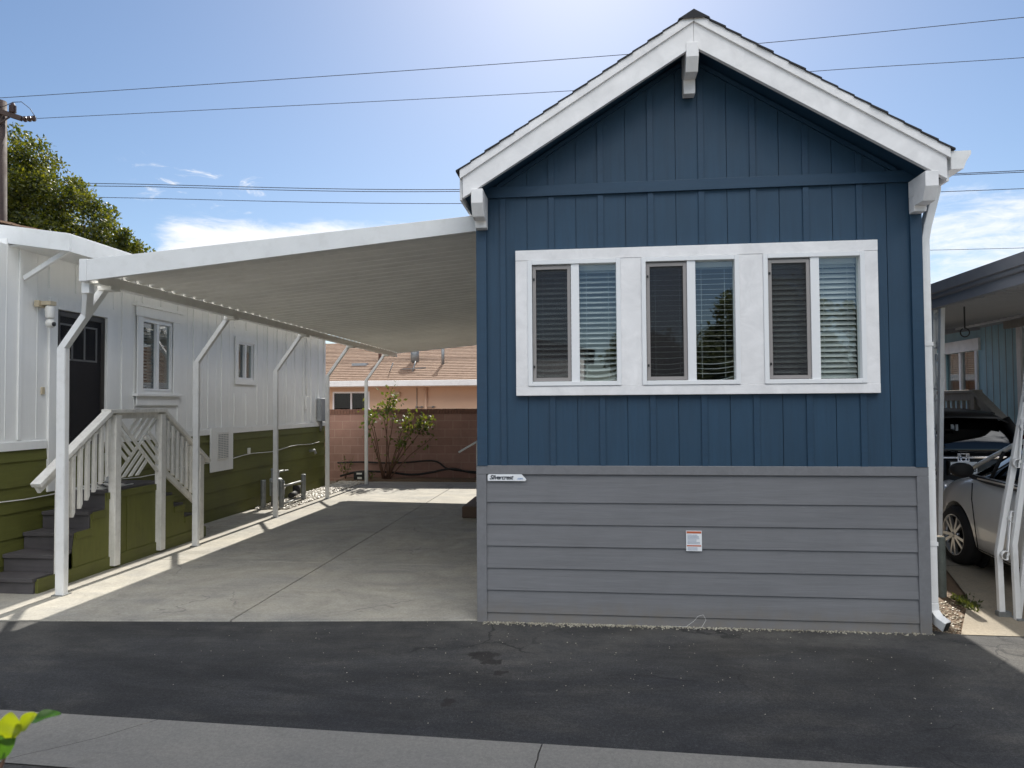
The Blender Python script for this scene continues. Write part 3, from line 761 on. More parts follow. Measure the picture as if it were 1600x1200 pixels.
# roof with wide overhang
EX=-4.31; RY0=.66
def wz(x): return 3.50+.152*(EX-x)
mb=MB()
mb.prism([(EX-.034,wz(EX)-.005),(-7.2,wz(-7.2)-.005),(-10.1,wz(EX)-.005),(-10.1,wz(EX)-.06),(-7.2,wz(-7.2)-.06),(EX-.034,wz(EX)-.06)],'y',RY0+.033,WY1+.19)
mb.build('roof_deck','white_wall',wh)
mb=MB()
for k in range(10):
    for s in (1,-1):
        u0=2.76*k/10; u1=2.76*(k+1)/10+.01; a,b=-7.2+s*u0,-7.2+s*u1
        z0=3.655+.25*(2.2-u0); z1=3.655+.25*(2.2-u1)
        yo=RY0+.035
        mb.add([(a,yo,z0+.012),(b,yo,z1+.024),(b,WY1+.18,z1+.024),(a,WY1+.18,z0+.012),(a,yo,z0),(b,yo,z1),(b,WY1+.18,z1),(a,WY1+.18,z0)],[(0,1,2,3),(7,6,5,4),(0,4,5,1),(1,5,6,2),(2,6,7,3),(3,7,4,0)])
mb.build('roof','shingle',wh)
mb=MB()
mb.prism([(EX,wz(EX)+.03),(-7.2,wz(-7.2)+.03),(-7.2,wz(-7.2)-.16),(EX,wz(EX)-.155)],'y',RY0,RY0+.03)
mb.prism([(-7.2001,wz(-7.2)+.03),(-10.1,wz(EX)+.03),(-10.1,wz(EX)-.155),(-7.2001,wz(-7.2)-.16)],'y',RY0,RY0+.03)
mb.box(EX-.03,EX,RY0+.031,WY1+.2,wz(EX)-.155,wz(EX)+.03)
mb.build('fascia','alu_white',wh,bevel=.004)
box(WX-.02,EX-.031,RY0+.031,WY1+.18,wz(EX)-.075,wz(EX)-.062).build('soffit','white_wall',wh)
MB().bar((WX+.035,.85,3.12),(EX-.10,.80,3.40),.035,.05).build('strut','white_metal',wh,bevel=.003)
# front door
mb=MB()
mb.box(WX+.001,WX+.028,1.215,1.33,.83,2.975); mb.box(WX+.001,WX+.028,2.14,2.255,.83,2.975); mb.box(WX+.001,WX+.030,1.3301,2.1399,2.86,2.975)
dr=mb.build('door_casing','white_wall',wh,bevel=.003)
d=box(WX-.085,WX-.045,1.335,2.135,.82,2.855).build('front_door','door_dark',wh,bevel=.003)
mb=MB()
for k in range(3):
    a=1.46+k*.20; 
for (a,b) in ((1.44,1.62),(1.64,1.82),(1.84,2.02)):
    mb.box(WX-.046,WX-.0415,a,b,2.32,2.70)
each(mb,'door_pane','glass_dark',d)
mb=MB()
for yy_ in (1.42,1.62,1.82,2.02): mb.box(WX-.0445,WX-.034,yy_,yy_+.02,2.30,2.72)
mb.box(WX-.0445,WX-.034,1.44,2.02,2.70,2.72); mb.box(WX-.0445,WX-.034,1.44,2.02,2.30,2.32); mb.build('glazing_bar','white_metal',d)
sd=MB(); sd.box(WX-.020,WX-.004,1.335,1.40,.83,2.85); sd.box(WX-.020,WX-.004,2.07,2.135,.83,2.85); sd.box(WX-.020,WX-.004,1.40,2.07,2.79,2.85); sd.box(WX-.020,WX-.004,1.40,2.07,.83,.95)
sdo=sd.build('screen_door','door_dark',wh,bevel=.003)
MB().add([(WX-.012,1.40,.95),(WX-.012,2.07,.95),(WX-.012,2.07,2.79),(WX-.012,1.40,2.79)],[(0,1,2,3)]).build('door_mesh','screen',sdo)
mb=MB(); mb.box(WX-.003,WX+.018,1.35,1.375,1.80,1.97); mb.build('door_handle','white_metal',sdo,bevel=.004)
box(WX+.001,WX+.02,1.12,1.165,1.90,1.98).build('doorbell','beige',wh,bevel=.005)
def side_window(y0,y1,z0,z1,fancy,name='window'):
    mb=MB(); f=.03
    mb.box(WX-.06,WX+.012,y0,y0+f,z0,z1); mb.box(WX-.06,WX+.012,y1-f,y1,z0,z1); mb.box(WX-.06,WX+.012,y0+f,y1-f,z0,z0+f); mb.box(WX-.06,WX+.012,y0+f,y1-f,z1-f,z1)
    ym=(y0+y1)/2+.02; mb.box(WX-.05,WX+.006,ym-.025,ym+.025,z0+f,z1-f)
    w=mb.build('window','vinyl',wh,bevel=.003)
    box(WX-.045,WX-.040,y0+f-.004,ym-.026,z0+f-.004,z1-f+.004).build('pane','glass_far',w)
    box(WX-.025,WX-.020,ym+.026,y1-f+.004,z0+f-.004,z1-f+.004).build('pane','glass_far',w)
    mb=MB()
    if fancy:
        z=z1-.06
        while z>z0+.05:
            mb.add([(WX-.13,y0,z),(WX-.13,y1,z),(WX-.10,y1,z-.03),(WX-.10,y0,z-.03)],[(0,1,2,3)]); z-=.045
        mb.build('blind','blind',w,solid=.002)
    else:
        vs=[];fs=[]
        for i in range(25):
            t=i/24; yy2=ym+.02+(y1-ym-.02)*t; xx=WX-.12+.02*math.sin(t*22); vs+=[(xx,yy2,z0),(xx,yy2,z1)]
        mb.add(vs,[(2*i,2*i+2,2*i+3,2*i+1) for i in range(24)],True); mb.build('curtain','curtain',w,solid=.002)
    box(WX-.60,WX-.58,y0-.3,y1+.3,z0-.3,z1+.3).build('room_back','dark',w)
    mb=MB()
    if fancy:
        mb.box(WX+.019,WX+.036,y0-.12,y0-.001,z0-.04,z1+.03); mb.box(WX+.019,WX+.036,y1+.001,y1+.12,z0-.04,z1+.03)
        mb.box(WX+.019,WX+.040,y0-.15,y1+.15,z1+.031,z1+.16); mb.box(WX+.001,WX+.075,y0-.19,y1+.21,z1+.161,z1+.20)
        mb.box(WX+.001,WX+.075,y0-.17,y1+.19,z0-.075,z0-.041); mb.box(WX+.019,WX+.035,y0-.13,y1+.13,z0-.20,z0-.076)
    else:
        mb.box(WX+.019,WX+.034,y0-.09,y0-.001,z0-.09,z1+.09); mb.box(WX+.019,WX+.034,y1+.001,y1+.09,z0-.09,z1+.09)
        mb.box(WX+.019,WX+.034,y0-.0005,y1+.0005,z1+.001,z1+.09); mb.box(WX+.019,WX+.034,y0-.0005,y1+.0005,z0-.09,z0-.001)
    mb.build('casing','white_wall',w,bevel=.003)
side_window(2.83,3.51,1.975,2.93,True); side_window(5.37,5.93,2.22,2.85,False)
# electrics on the wall
mb=MB().tube([(WX+.035,8.2,1.75),(WX+.035,8.2,3.4)],.017,8); cd=mb.build('conduit','white_metal',wh)
box(WX+.019,WX+.06,8.16,8.24,1.70,1.95).build('conduit_box','white_wall',cd,bevel=.004)
mb=MB(); mb.box(WX+.019,WX+.12,8.82,9.08,1.42,1.92); eb=mb.build('electric_box','boxgrey',wh,bevel=.01)
mb=MB().tube([(WX+.06,8.93,1.42),(WX+.06,8.92,1.30),(WX+.03,8.98,1.22)],.018,8); mb.tube([(WX+.06,9.0,1.42),(WX+.05,9.02,1.28),(WX+.03,9.0,1.20)],.012,8); mb.build('box_conduit','galv',eb)
vp=box(WX+.019,WX+.045,4.50,5.18,.72,1.42).build('vent_panel','white_wall',wh,bevel=.004)
mb=MB(); mb.box(WX+.046,WX+.055,4.68,5.02,.90,1.34); vg=mb.build('vent_cover','plastic_w',vp,bevel=.003)
mb=MB()
for k in range(4):
    for z in [.93+.028*j for j in range(14)]:
        mb.box(WX+.0555,WX+.0575,4.70+k*.08,4.762+k*.08,z,z+.011)
mb.build('vent_slot','boxgrey',vg)
box(WX+.012,WX+.035,5.72,5.80,.93,1.03).build('outlet_cover','plastic_w',wh,bevel=.004)
tb=MB().tube([(WX+.04,8.35,.80),(WX+.14,8.38,.82),(WX+.17,8.39,.74)],.03,10); tb.build('hose_tap','galv',wh)

cam_=thing('security_camera',(WX,1.06,2.80),'small white security camera on beige bracket left of dark door','camera')
mb=MB(); mb.box(WX+.023,WX+.075,.99,1.13,2.84,2.91); mb.box(WX+.075,WX+.19,1.02,1.11,2.86,2.905); mb.build('mount','beige',cam_,bevel=.006)
mb=MB().lathe([(0,.0),(.042,.0),(.045,.02),(.045,.12),(.03,.14),(0,.14)],(WX+.15,1.065,2.72),'z',18); mb.build('housing','plastic_w',cam_)
mb=MB().lathe([(0,-.05),(.028,-.045),(.045,-.02),(.05,0),(.045,.02),(.03,.04),(0,.05)],(WX+.16,1.06,2.665),'z',18); hb=mb.build('dome','plastic_w',cam_)
MB().lathe([(0,.0),(.024,.0),(.024,.012),(0,.014)],(WX+.205,1.05,2.655),'x',14).build('lens','blackmetal',cam_)
cab=[(WX+.022,-.25+.383*i,.78+.008*i+.02*math.sin(i*1.3)) for i in range(25)]
tag(MB().tube(cab,.006,6).build('cable','plastic_w'),'thin white cable strung along the olive green skirting','cable')

# ------------------------------------------------------------------ entry stairs
es=thing('entry_stairs',(-4.7,1.9,GZ),'wooden porch stairs with olive sides, grey treads and white railing','stairs')
levels=[(.40,.10),(.65,.275),(.90,.45),(1.15,.63),(1.40,.83)]
XI,XO=-4.975,-4.43
for i,(y,z) in enumerate(levels[:-1]):
    t=box(XI,XO+.0,y-.02,levels[i+1][0]+.0,z-.038,z).build('tread','tread',es,bevel=.004)
    box(XI,XO-.001,y,y+.02,(GZ if i==0 else levels[i-1][1]+.001),z-.039).build('riser','tread',es)
box(XI,XO,1.38,2.42,.79,.83).build('landing','tread',es,bevel=.004)
box(XI,XO-.001,1.40,1.42,levels[3][1]+.001,.789).build('riser','tread',es)
down=[(2.42,2.66,.65),(2.661,2.90,.49),(2.901,3.12,.32),(3.121,3.40,.12)]
for i,(a,b,z) in enumerate(down):
    box(XI,XO,a+.0005,b,z-.038,z).build('tread','tread',es,bevel=.004)
    box(XI,XO-.001,a+.001,a+.018,z+.001,(.789 if i==0 else down[i-1][2]-.039)).build('riser','tread',es)
# stepped olive side
prof=[(.42,GZ-.03),(.42,.06),(.90,.06+.0),(.90,.26),(.93,.44),(1.165,.45),(1.165,.60),(1.39,.62),(1.39,.80),(2.44,.80),(2.44,.62),(2.66,.62),(2.66,.46),(2.90,.46),(2.90,.29),(3.12,.29),(3.12,.09),(3.40,.09),(3.40,GZ-.03)]
sp=MB().prism(prof,'x',XO+.001,XO+.014).build('side_panel','olive_ply',es)
mb=MB(); mb.box(XO+.0145,XO+.028,.42,3.41,GZ-.02,.085); mb.box(XO+.0145,XO+.022,1.74,1.752,.086,.79)
mb.build('base_trim','olive',sp,bevel=.003)
mb=MB()
for a,b,z in ((.94,1.165,.45),(1.18,1.39,.62),(1.40,2.43,.80),(2.45,2.66,.62),(2.67,2.90,.46),(2.91,3.12,.29)):
    mb.box(XO+.0145,XO+.026,a,b,z-.075,z-.0)
each(mb,'step_trim','olive',sp,bevel=.003)
# white railing
RX=-4.385
def hz(y):
    if y<1.36: return 1.03+(y-.40)*(1.70-1.03)/(.96)
    if y<2.36: return 1.70
    return 1.70-(y-2.36)*.68
hr=MB()
hr.bar((RX,.36,1.0),(RX,1.37,1.70),.11,.045); hr.bar((RX,1.335,1.71),(RX,2.385,1.71),.115,.045); hr.bar((RX,2.36,1.70),(RX,3.40,.99),.11,.045)
hro=hr.build('handrail','white_wood',es,bevel=.005)
mb=MB(); mb.bar((RX-.02,.40,.955),(RX-.02,1.42,1.655),.035,.085); mb.bar((RX-.02,2.34,1.645),(RX-.02,3.34,.965),.035,.085); mb.box(RX-.04,RX-.005,1.43,2.30,1.62,1.686); each(mb,'rail_board','white_wood',es,bevel=.003)
for (y,z0) in ((.70,GZ),(1.49,-.02),(2.33,-.02),(3.20,GZ)):
    box(RX-.045,RX+.045,y-.046,y+.046,z0,hz(y)-.03).build('railing_post','white_wood',es,bevel=.004)
for k in range(6):
    y=.82+k*.105; zt=hz(y)-.055
    MB().prism([(y-.022,zt-.02),(y+.022,zt),(y+.022,zt-.60),(y,zt-.645),(y-.022,zt-.645)],'x',RX+.0005,RX+.036).build('baluster','white_wood',es,bevel=.003)
for k in range(7):
    y=2.45+k*.103; zt=hz(y)-.055
    MB().prism([(y-.022,zt),(y+.022,zt-.02),(y+.022,zt-.64),(y-.022,zt-.61)],'x',RX+.0005,RX+.036).build('baluster','white_wood',es,bevel=.003)
mb=MB(); mb.bar((RX-.02,2.40,.96),(RX-.02,3.18,.43),.035,.07); mb.build('bottom_rail','white_wood',es,bevel=.003)
# lattice of crossing slats
mb=MB(); ly0,ly1,lz0,lz1=1.537,2.283,.945,1.62; cy,cz=(ly0+ly1)/2,(lz0+lz1)/2
def clip(poly,a,b,c):   # keep a*y+b*z+c>=0
    out=[]
    for i in range(len(poly)):
        p,q=poly[i],poly[(i+1)%len(poly)]; fp=a*p[0]+b*p[1]+c; fq=a*q[0]+b*q[1]+c
        if fp>=0: out.append(p)
        if fp*fq<0: t=fp/(fp-fq); out.append((p[0]+(q[0]-p[0])*t,p[1]+(q[1]-p[1])*t))
    return out
hy,hz_=(ly1-ly0)/2,(lz1-lz0)/2
def slat(off,sgn,quad,depth):
    # centre line: (y-cy)/hy*sgn - (z-cz)/hz = off (in half-size units)
    d=Vector((hy,sgn*hz_)).normalized(); nrm=Vector((-d.y,d.x)); c0=Vector((cy,cz))+nrm*off; w=.020
    poly=[tuple(c0+d*s*2+nrm*t) for s,t in ((-1,-w),(1,-w),(1,w),(-1,w))]
    for A in ((1,0,-ly0),(-1,0,ly1),(0,1,-lz0),(0,-1,lz1)): poly=clip(poly,*A) if poly else []
    if quad and poly:
        for (sy,sz) in quad:   # side of each diagonal
            poly=clip(poly,sy*1/hy,sz*1/hz_,-(sy*cy/hy+sz*cz/hz_)) if poly else []
    if len(poly)>2: mb.prism(poly,'x',RX-.03+depth,RX-.012+depth)
slat(0,1,None,0); slat(0,-1,None,.019)
for k in (1,2,3):
    o=.082*k
    slat(o,1,[(1,1),(-1,1)],0); slat(-o,1,[(1,-1),(-1,-1)],0)       # top / bottom quadrants
    slat(-o,-1,[(-1,1),(-1,-1)],.019) ; slat(o,-1,[(1,1),(1,-1)],.019)   # left / right quadrants
mb.build('lattice','white_wood',es,bevel=.002)
# door mat
dm=box(-4.95,-4.5,1.45,1.98,.831,.842).build('door_mat','plastic_w'); tag(dm,'black and white woven mat lying on porch landing','door mat')
mb=MB()
for i in range(5):
    for j in range(6):
        if (i+j)%2: mb.box(-4.94+i*.088,-4.94+i*.088+.07,1.46+j*.086,1.46+j*.086+.07,.8425,.8445)
mb.build('mat_pattern','rubber',dm)

# ------------------------------------------------------------------ gas meter and guard rail
gm=thing('gas_meter',(-4.76,6.35,GZ),'grey gas meter with valves and pipes against olive skirting','gas meter')
mb=MB(); mb.box(-4.86,-4.66,6.30,6.52,.12,.38); mb.lathe([(0,0),(.09,0),(.10,.03),(.07,.06),(0,.065)],(-4.76,6.41,.38),'z',18); mb.build('meter_body','boxgrey',gm,bevel=.02)
mb=MB(); mb.lathe([(0,0),(.055,0),(.055,.03),(0,.03)],(-4.655,6.41,.28),'x',18); mb.build('dial','plastic_w',gm)
mb=MB(); mb.tube([(-4.76,6.20,GZ-.02),(-4.76,6.20,.56),(-4.76,6.24,.60),(-4.76,6.34,.60),(-4.76,6.36,.56),(-4.76,6.36,.44)],.018,10); mb.tube([(-4.76,6.46,.44),(-4.76,6.46,.52),(-4.76,6.50,.55),(-4.76,6.66,.55),(-4.94,6.70,.55)],.018,10)
mb.tube([(-4.76,6.62,.55),(-4.70,6.74,.55)],.012,8); mb.build('pipe','galv',gm)
mb=MB().lathe([(0,-.02),(.06,-.02),(.07,0),(.06,.02),(.02,.03),(.02,.07),(.03,.08),(0,.085)],(-4.76,6.30,.60),'z',18); mb.lathe([(0,-.03),(.045,-.03),(.045,.03),(0,.03)],(-4.76,6.20,.42),'x',12); mb.build('regulator','boxgrey',gm)
gr=thing('guard_rail',(-4.5,6.5,GZ),'low grey pipe guard rail standing in gravel before gas meter','guard rail')
for x,y in ((-4.48,5.98),(-4.52,7.02),(-4.82,5.98)):
    mb=MB().lathe([(.045,-.1),(.045,.48),(.042,.50),(0,.50)],(x,y,GZ),'z',16); mb.build('post','galv',gr)
mb=MB(); mb.tube([(-4.48,6.02,.33),(-4.52,6.98,.33)],.020,10); mb.tube([(-4.48,6.02,.02),(-4.52,6.98,.02)],.016,10); mb.build('rail','galv',gr)
dv=thing('drain_pipe',(-4.75,7.15,GZ),'short black drain pipe with cap near guard rail on gravel','pipe')
mb=MB().tube([(-4.70,6.85,.06),(-4.80,7.35,.06)],.05,12); mb.build('pipe','rubber',dv); mb=MB().tube([(-4.80,7.34,.03),(-4.80,7.36,.20)],.075,14); mb.build('riser','rubber',dv)

# ------------------------------------------------------------------ blue house side steps
ss=thing('side_steps',(-.5,5.8,GZ),'brown entry step with thin white handrail beside the blue house','steps')
mb=MB(); mb.box(-1.10,-.012,5.16,6.45,GZ,.135); mb.build('step','brown_step',ss,bevel=.02)
mb=MB(); mb.box(-.66,-.013,5.2,6.4,.1355,.33); mb.build('upper_step','brown_step',ss,bevel=.02)
mb=MB(); mb.tube([(-1.25,5.7,.96),(-.85,5.7,1.19),(-.3,5.7,1.50)],.016,8); hr_=mb.build('handrail','white_metal',ss)
MB().tube([(-.93,5.7,.135),(-.93,5.7,1.13)],.022,8).build('rail_post','white_metal',ss)
MB().tube([(-.93,5.7,.30),(-.62,5.7,.62)],.010,8).build('rail_brace','white_metal',ss)

# ------------------------------------------------------------------ block wall, shrub and hoses
bw=thing('block_wall',(-3,11.1,GZ),'brown concrete block wall with brick soldier cap behind driveway','wall')
box(-12,14,11.0,11.2,-.15,1.54).build('masonry','block',bw)
mb=MB(); x=-12
rc=random.Random(4)
while x<14:
    mb.box(x,x+.066,10.985+rc.uniform(-.004,.004),11.215,1.541,1.665+rc.uniform(-.003,.003)); x+=.076
mb.box(-12,14,11.0,11.2,1.5405,1.655)
mb.build('cap_course','cap_brick',bw)
def leaf_quad(mb,p,size,rnd,aspect=.5,up=.3):
    d=Vector((rnd.gauss(0,1),rnd.gauss(0,1),rnd.gauss(0,1)+up)).normalized(); w=d.cross(Vector((rnd.gauss(0,1),rnd.gauss(0,1),rnd.gauss(0,1)))).normalized(); n_=d.cross(w)
    L=size*rnd.uniform(.7,1.3); w=w*L*aspect*.5
    mb.add([p,p+d*L*.5+w+n_*L*.06,p+d*L,p+d*L*.5-w+n_*L*.06],[(0,1,2,3)])
def shrub():
    t=thing('shrub',(-3.98,10.62,GZ),'spindly shrub with bare lower stems and glossy leaf tufts before block wall','shrub')
    rnd=random.Random(21); base=Vector((-3.98,10.62,GZ)); st=MB(); lf=MB()
    tips=[((-4.42,10.55,1.5),40),((-4.30,10.5,1.72),35),((-4.02,10.5,1.78),60),((-3.80,10.55,2.16),75),((-3.72,10.5,1.85),50),((-3.38,10.5,1.50),75),((-3.05,10.5,1.45),95),((-2.86,10.5,1.36),70),((-3.55,10.55,.95),30),((-4.38,10.5,1.22),18),((-3.30,10.5,1.12),20),((-2.75,10.5,1.02),10)]
    for (tp,nl) in tips:
        tp=Vector(tp); b=base+Vector((rnd.uniform(-.1,.1),rnd.uniform(-.05,.05),0)); mid=b.lerp(tp,.5)+Vector((rnd.uniform(-.08,.08),0,rnd.uniform(.02,.12)))
        pts=[b,b.lerp(mid,.5)+Vector((rnd.uniform(-.03,.03),0,0)),mid,mid.lerp(tp,.5)+Vector((rnd.uniform(-.04,.04),0,.02)),tp]
        st.tube(pts,[.017,.014,.011,.008,.004],6)
        for _ in range(int(nl*1.1)):
            q=rnd.random(); p=mid.lerp(tp,.55+.5*q)+Vector((rnd.gauss(0,.09),rnd.gauss(0,.09),rnd.gauss(0,.075)))
            leaf_quad(lf,p,.10,rnd,.6)
        for _ in range(5):
            p=b.lerp(tp,rnd.uniform(.3,.7)); leaf_quad(lf,p,.07,rnd,.5)
    st.build('stem','stem',t); lf.build('foliage','leaf_shrub',t)
shrub()
def small_plant(name,loc,label,n,h,m,seed,cat='plant'):
    t=thing(name,loc,label,cat); rnd=random.Random(seed); st=MB(); lf=MB(); b=Vector(loc)
    for k in range(6):
        tp=b+Vector((rnd.gauss(0,h*.3),rnd.gauss(0,h*.2),h*rnd.uniform(.6,1))); st.tube([b,b.lerp(tp,.6)+Vector((0,0,.03)),tp],[.006,.004,.002],5)
        for _ in range(n//6): leaf_quad(lf,b.lerp(tp,rnd.uniform(.3,1.05))+Vector((rnd.gauss(0,.03),rnd.gauss(0,.03),rnd.gauss(0,.03))),.06,rnd,.5)
    st.build('stem','stem',t); lf.build('foliage',m,t)
small_plant('small_plant',(-4.98,10.6,GZ+.02),'small dark leafy plant at left foot of block wall',60,.55,'leaf_shrub',31)
small_plant('small_plant',(-4.30,10.45,GZ+.02),'low clump of leaves at the base of the spindly shrub',36,.22,'leaf_shrub',32)
def hose(name,pts,r,m,label):
    # smooth through points
    P=[Vector(p) for p in pts]; out=[]
    for i in range(len(P)-1):
        p0,p1,p2,p3=P[max(i-1,0)],P[i],P[i+1],P[min(i+2,len(P)-1)]
        for k in range(6):
            t=k/6; out.append(.5*((2*p1)+(-p0+p2)*t+(2*p0-5*p1+4*p2-p3)*t*t+(-p0+3*p1-3*p2+p3)*t**3))
    out.append(P[-1]); return tag(MB().tube(out,r,8).build(name,m),label,'hose')
hose('hose',[(-5.3,10.93,.34),(-4.7,10.93,.36),(-4.1,10.93,.34),(-3.6,10.93,.35),(-2.85,10.93,.39),(-2.5,10.93,.20),(-1.8,10.93,.13),(-.9,10.93,.12)],.020,'rubber','black hose hung highest across the block wall, dipping to right')
hose('hose',[(-5.2,10.86,.02),(-4.7,10.86,.13),(-4.0,10.86,.12),(-3.4,10.86,.06),(-2.9,10.86,.12),(-2.4,10.86,.21),(-1.9,10.86,.12),(-1.1,10.86,.10)],.026,'rubber','thick black hose sagging along the foot of the block wall')
ub=thing('utility_light',(-4.57,10.42,GZ),'black boxy floodlight on the bed behind last carport post','floodlight')
box(-4.70,-4.45,10.38,10.46,GZ+.01,.17).build('housing','blackmetal',ub,bevel=.01)
mb=MB(); mb.box(-4.62,-4.49,10.365,10.379,.11,.15); mb.box(-4.60,-4.49,10.365,10.379,-.0,.05); mb.build('lens','plastic_w',ub,bevel=.002)

# ------------------------------------------------------------------ peach house behind
ph=thing('peach_house',(-3,18,GZ),'peach stucco house with brown shingle roof beyond the block wall','house')
PY=15.0
mb=MB()
hx0,hx1,hz0,hz1=-6.97,-5.79,1.15,2.19
for a,b in ((-13,hx0),(hx1,14)): mb.box(a,b,PY,PY+.15,-.1,2.5)
mb.box(hx0,hx1,PY,PY+.15,-.1,hz0); mb.box(hx0,hx1,PY,PY+.15,hz1,2.5)
mb.box(-13,-12.85,PY+.151,23,-.1,2.5); mb.box(13.85,14,PY+.151,23,-.1,2.5); mb.box(-12.849,13.849,22.85,23,-.1,2.5)
mb.build('wall','peach',ph)
mb=MB(); nC=26; E0=14.45; RYm=19.0; rise=(4.05-2.46)
for k in range(nC):
    for s in (0,1):
        t0,t1=k/nC,(k+1)/nC+.004
        if s==0: ya,yb=E0+(RYm-E0)*t0,E0+(RYm-E0)*t1
        else: ya,yb=RYm*2-E0-(RYm-E0)*t0,RYm*2-E0-(RYm-E0)*t1
        za,zb=2.46+rise*t0,2.46+rise*t1
        mb.add([(-13.4,ya,za+.028),(14.4,ya,za+.028),(14.4,yb,zb+.004),(-13.4,yb,zb+.004),(-13.4,ya,za-.02),(14.4,ya,za-.02),(14.4,yb,zb-.04),(-13.4,yb,zb-.04)],[(0,1,2,3),(7,6,5,4),(0,4,5,1),(1,5,6,2),(2,6,7,3),(3,7,4,0)])
rf=mb.build('roof','shingle',ph)
mb=MB()
for x in (-13,13.85): mb.prism([(PY,2.5),(23,2.5),(19,3.98)],'x',x,x+.15)
each(mb,'gable','peach',ph)
box(-13.4,14.4,E0-.06,E0-.005,2.33,2.50).build('gutter','white_metal',ph,bevel=.01)
box(-13.3,14.3,E0,PY-.001,2.30,2.325).build('soffit','peach',ph)
mb=MB(); f=.05
mb.box(hx0,hx0+f,PY-.02,PY+.08,hz0,hz1); mb.box(hx1-f,hx1,PY-.02,PY+.08,hz0,hz1); mb.box(hx0+f,hx1-f,PY-.02,PY+.08,hz1-f,hz1); mb.box(hx0+f,hx1-f,PY-.02,PY+.08,hz0,hz0+f); mb.box(-6.40,-6.35,PY-.02,PY+.08,hz0+f,hz1-f)
pw=mb.build('window','vinyl',ph,bevel=.003)
box(hx0+f-.01,-6.40,PY+.02,PY+.025,hz0+f,hz1-f).build('pane','glass_shade',pw); box(-6.35,hx1-f+.01,PY+.02,PY+.025,hz0+f,hz1-f).build('pane','glass_shade',pw)
mb=MB(); vs=[]
for i in range(41):
    t=i/40; xx=-6.10+.30*t; vs+=[(xx+.0,PY+.20+.015*math.sin(t*30),hz0),(xx,PY+.20+.015*math.sin(t*30),hz1)]
mb.add(vs,[(2*i,2*i+2,2*i+3,2*i+1) for i in range(40)],True); mb.build('curtain','curtain',pw,solid=.002)
box(hx0-.3,hx1+.3,PY+1.0,PY+1.05,hz0-.2,hz1+.2).build('room_back','dark',pw)
mb=MB(); mb.tube([(-4.02,PY-.05,-.1),(-4.02,PY-.05,2.33)],.045,10); mb.build('downpipe','peach',ph)
mb=MB(); mb.tube([(-4.30,PY-.03,1.0),(-4.30,PY-.03,2.31)],.010,6); mb.tube([(-4.35,PY-.03,1.70),(-3.72,PY-.03,1.70)],.010,6)
for x in (-4.3,-4.15,-3.8): mb.tube([(x-.03,PY-.04,1.70),(x+.03,PY-.04,1.70)],.03,8)
mb.build('service_pipe','galv',ph)
wl=box(-5.0,-4.82,PY-.12,PY-.001,2.02,2.17).build('wall_lamp','beige',ph,bevel=.01)
# things on its roof
def roofz_p(y): return 2.46+rise*(y-E0)/(RYm-E0)
def vent(x,y,h,r,m,name,capm):
    z=roofz_p(y); o=MB().tube([(x,y,z-.05),(x,y,z+h)],r,12).build(name,m,rf)
    MB().lathe([(r*1.6,h),(r*1.9,h+.03),(0,h+.10)],(x,y,z),'z',14).build('vent_cap',capm,o)
vent(-5.96,16.6,.42,.05,'rust','flue_pipe','rust'); vent(-4.75,16.5,.50,.14,'galv','vent_pipe','galv'); vent(-3.75,16.2,.60,.05,'galv','vent_pipe','galv')
mb=MB(); z=roofz_p(16.3); mb.box(-6.75,-6.25,16.1,16.6,z-.05,z+.03); mb.build('roof_hatch','boxgrey',rf)
mb=MB(); z=roofz_p(15.4); mb.tube([(-4.55,15.4,z),(-4.5,15.6,z+.35)],.02,8); mb.tube([(-4.9,15.5,z+.1),(-4.1,15.3,z+.12)],.014,6); mb.tube([(-5.25,15.3,z),(-5.15,15.35,z+.30)],.018,8); mb.build('roof_conduit','galv',rf)

# ------------------------------------------------------------------ utility pole and wires
up=thing('utility_pole',(-19.33,16,0),'dark wooden utility pole with crossarm and insulators at left edge','utility pole')
MB().tube([(-19.36,16,-.2),(-19.36,16,12.43)],[.36,.20],16).build('pole','pole_wood',up)
mb=MB(); mb.bar((-19.9,15.7,12.22),(-18.50,15.98,11.76),.13,.16); mb.bar((-19.3,15.8,11.5),(-18.85,15.9,11.84),.04,.05); ca=mb.build('crossarm','pole_wood',up)
mb=MB().lathe([(0,0),(.06,0),(.06,.04)]+[(r,.05+.032*k+(.012 if r<.09 else 0)) for k in range(8) for r in (.115,.08)]+[(.05,.36),(0,.40)],(-18.80,15.92,11.93),'z',14); mb.build('insulator','ceramic',up)
for k in range(3):
    c=Vector((-18.40+.165*k,16,11.752)); MB().lathe([(0,-.05),(.05,-.05),(.10,-.025),(.10,.02),(.04,.05),(0,.05)],c,'x',14).build('insulator','ceramic',up)
MB().tube([(-18.80,15.92,12.33),(-18.5,15.95,12.34),(-18.2,15.98,12.1),(-17.98,16,11.76)],.012,6).build('jumper','wire',up); MB().tube([(-18.80,15.92,12.33),(-19.1,15.9,12.2),(-19.3,15.8,12.15)],.012,6).build('jumper','wire',up)
def wire(pts,label,r=.009):
    P=[Vector(p) for p in pts]; out=[]
    for i in range(len(P)-1):
        p0,p1,p2,p3=P[max(i-1,0)],P[i],P[i+1],P[min(i+2,len(P)-1)]
        for k in range(12):
            t=k/12; out.append(.5*((2*p1)+(-p0+p2)*t+(2*p0-5*p1+4*p2-p3)*t*t+(-p0+3*p1-3*p2+p3)*t**3))
    out.append(P[-1])
    return tag(MB().tube(out,r,6).build('power_line','wire'),label,'power line','power lines across the sky')
def far(x,z,Y):      # shift a point seen on the y=14 plane out to y=Y
    k=(Y+5.857)/19.857; return (.95+(x-.95)*k,Y,1.753+(z-1.753)*k)
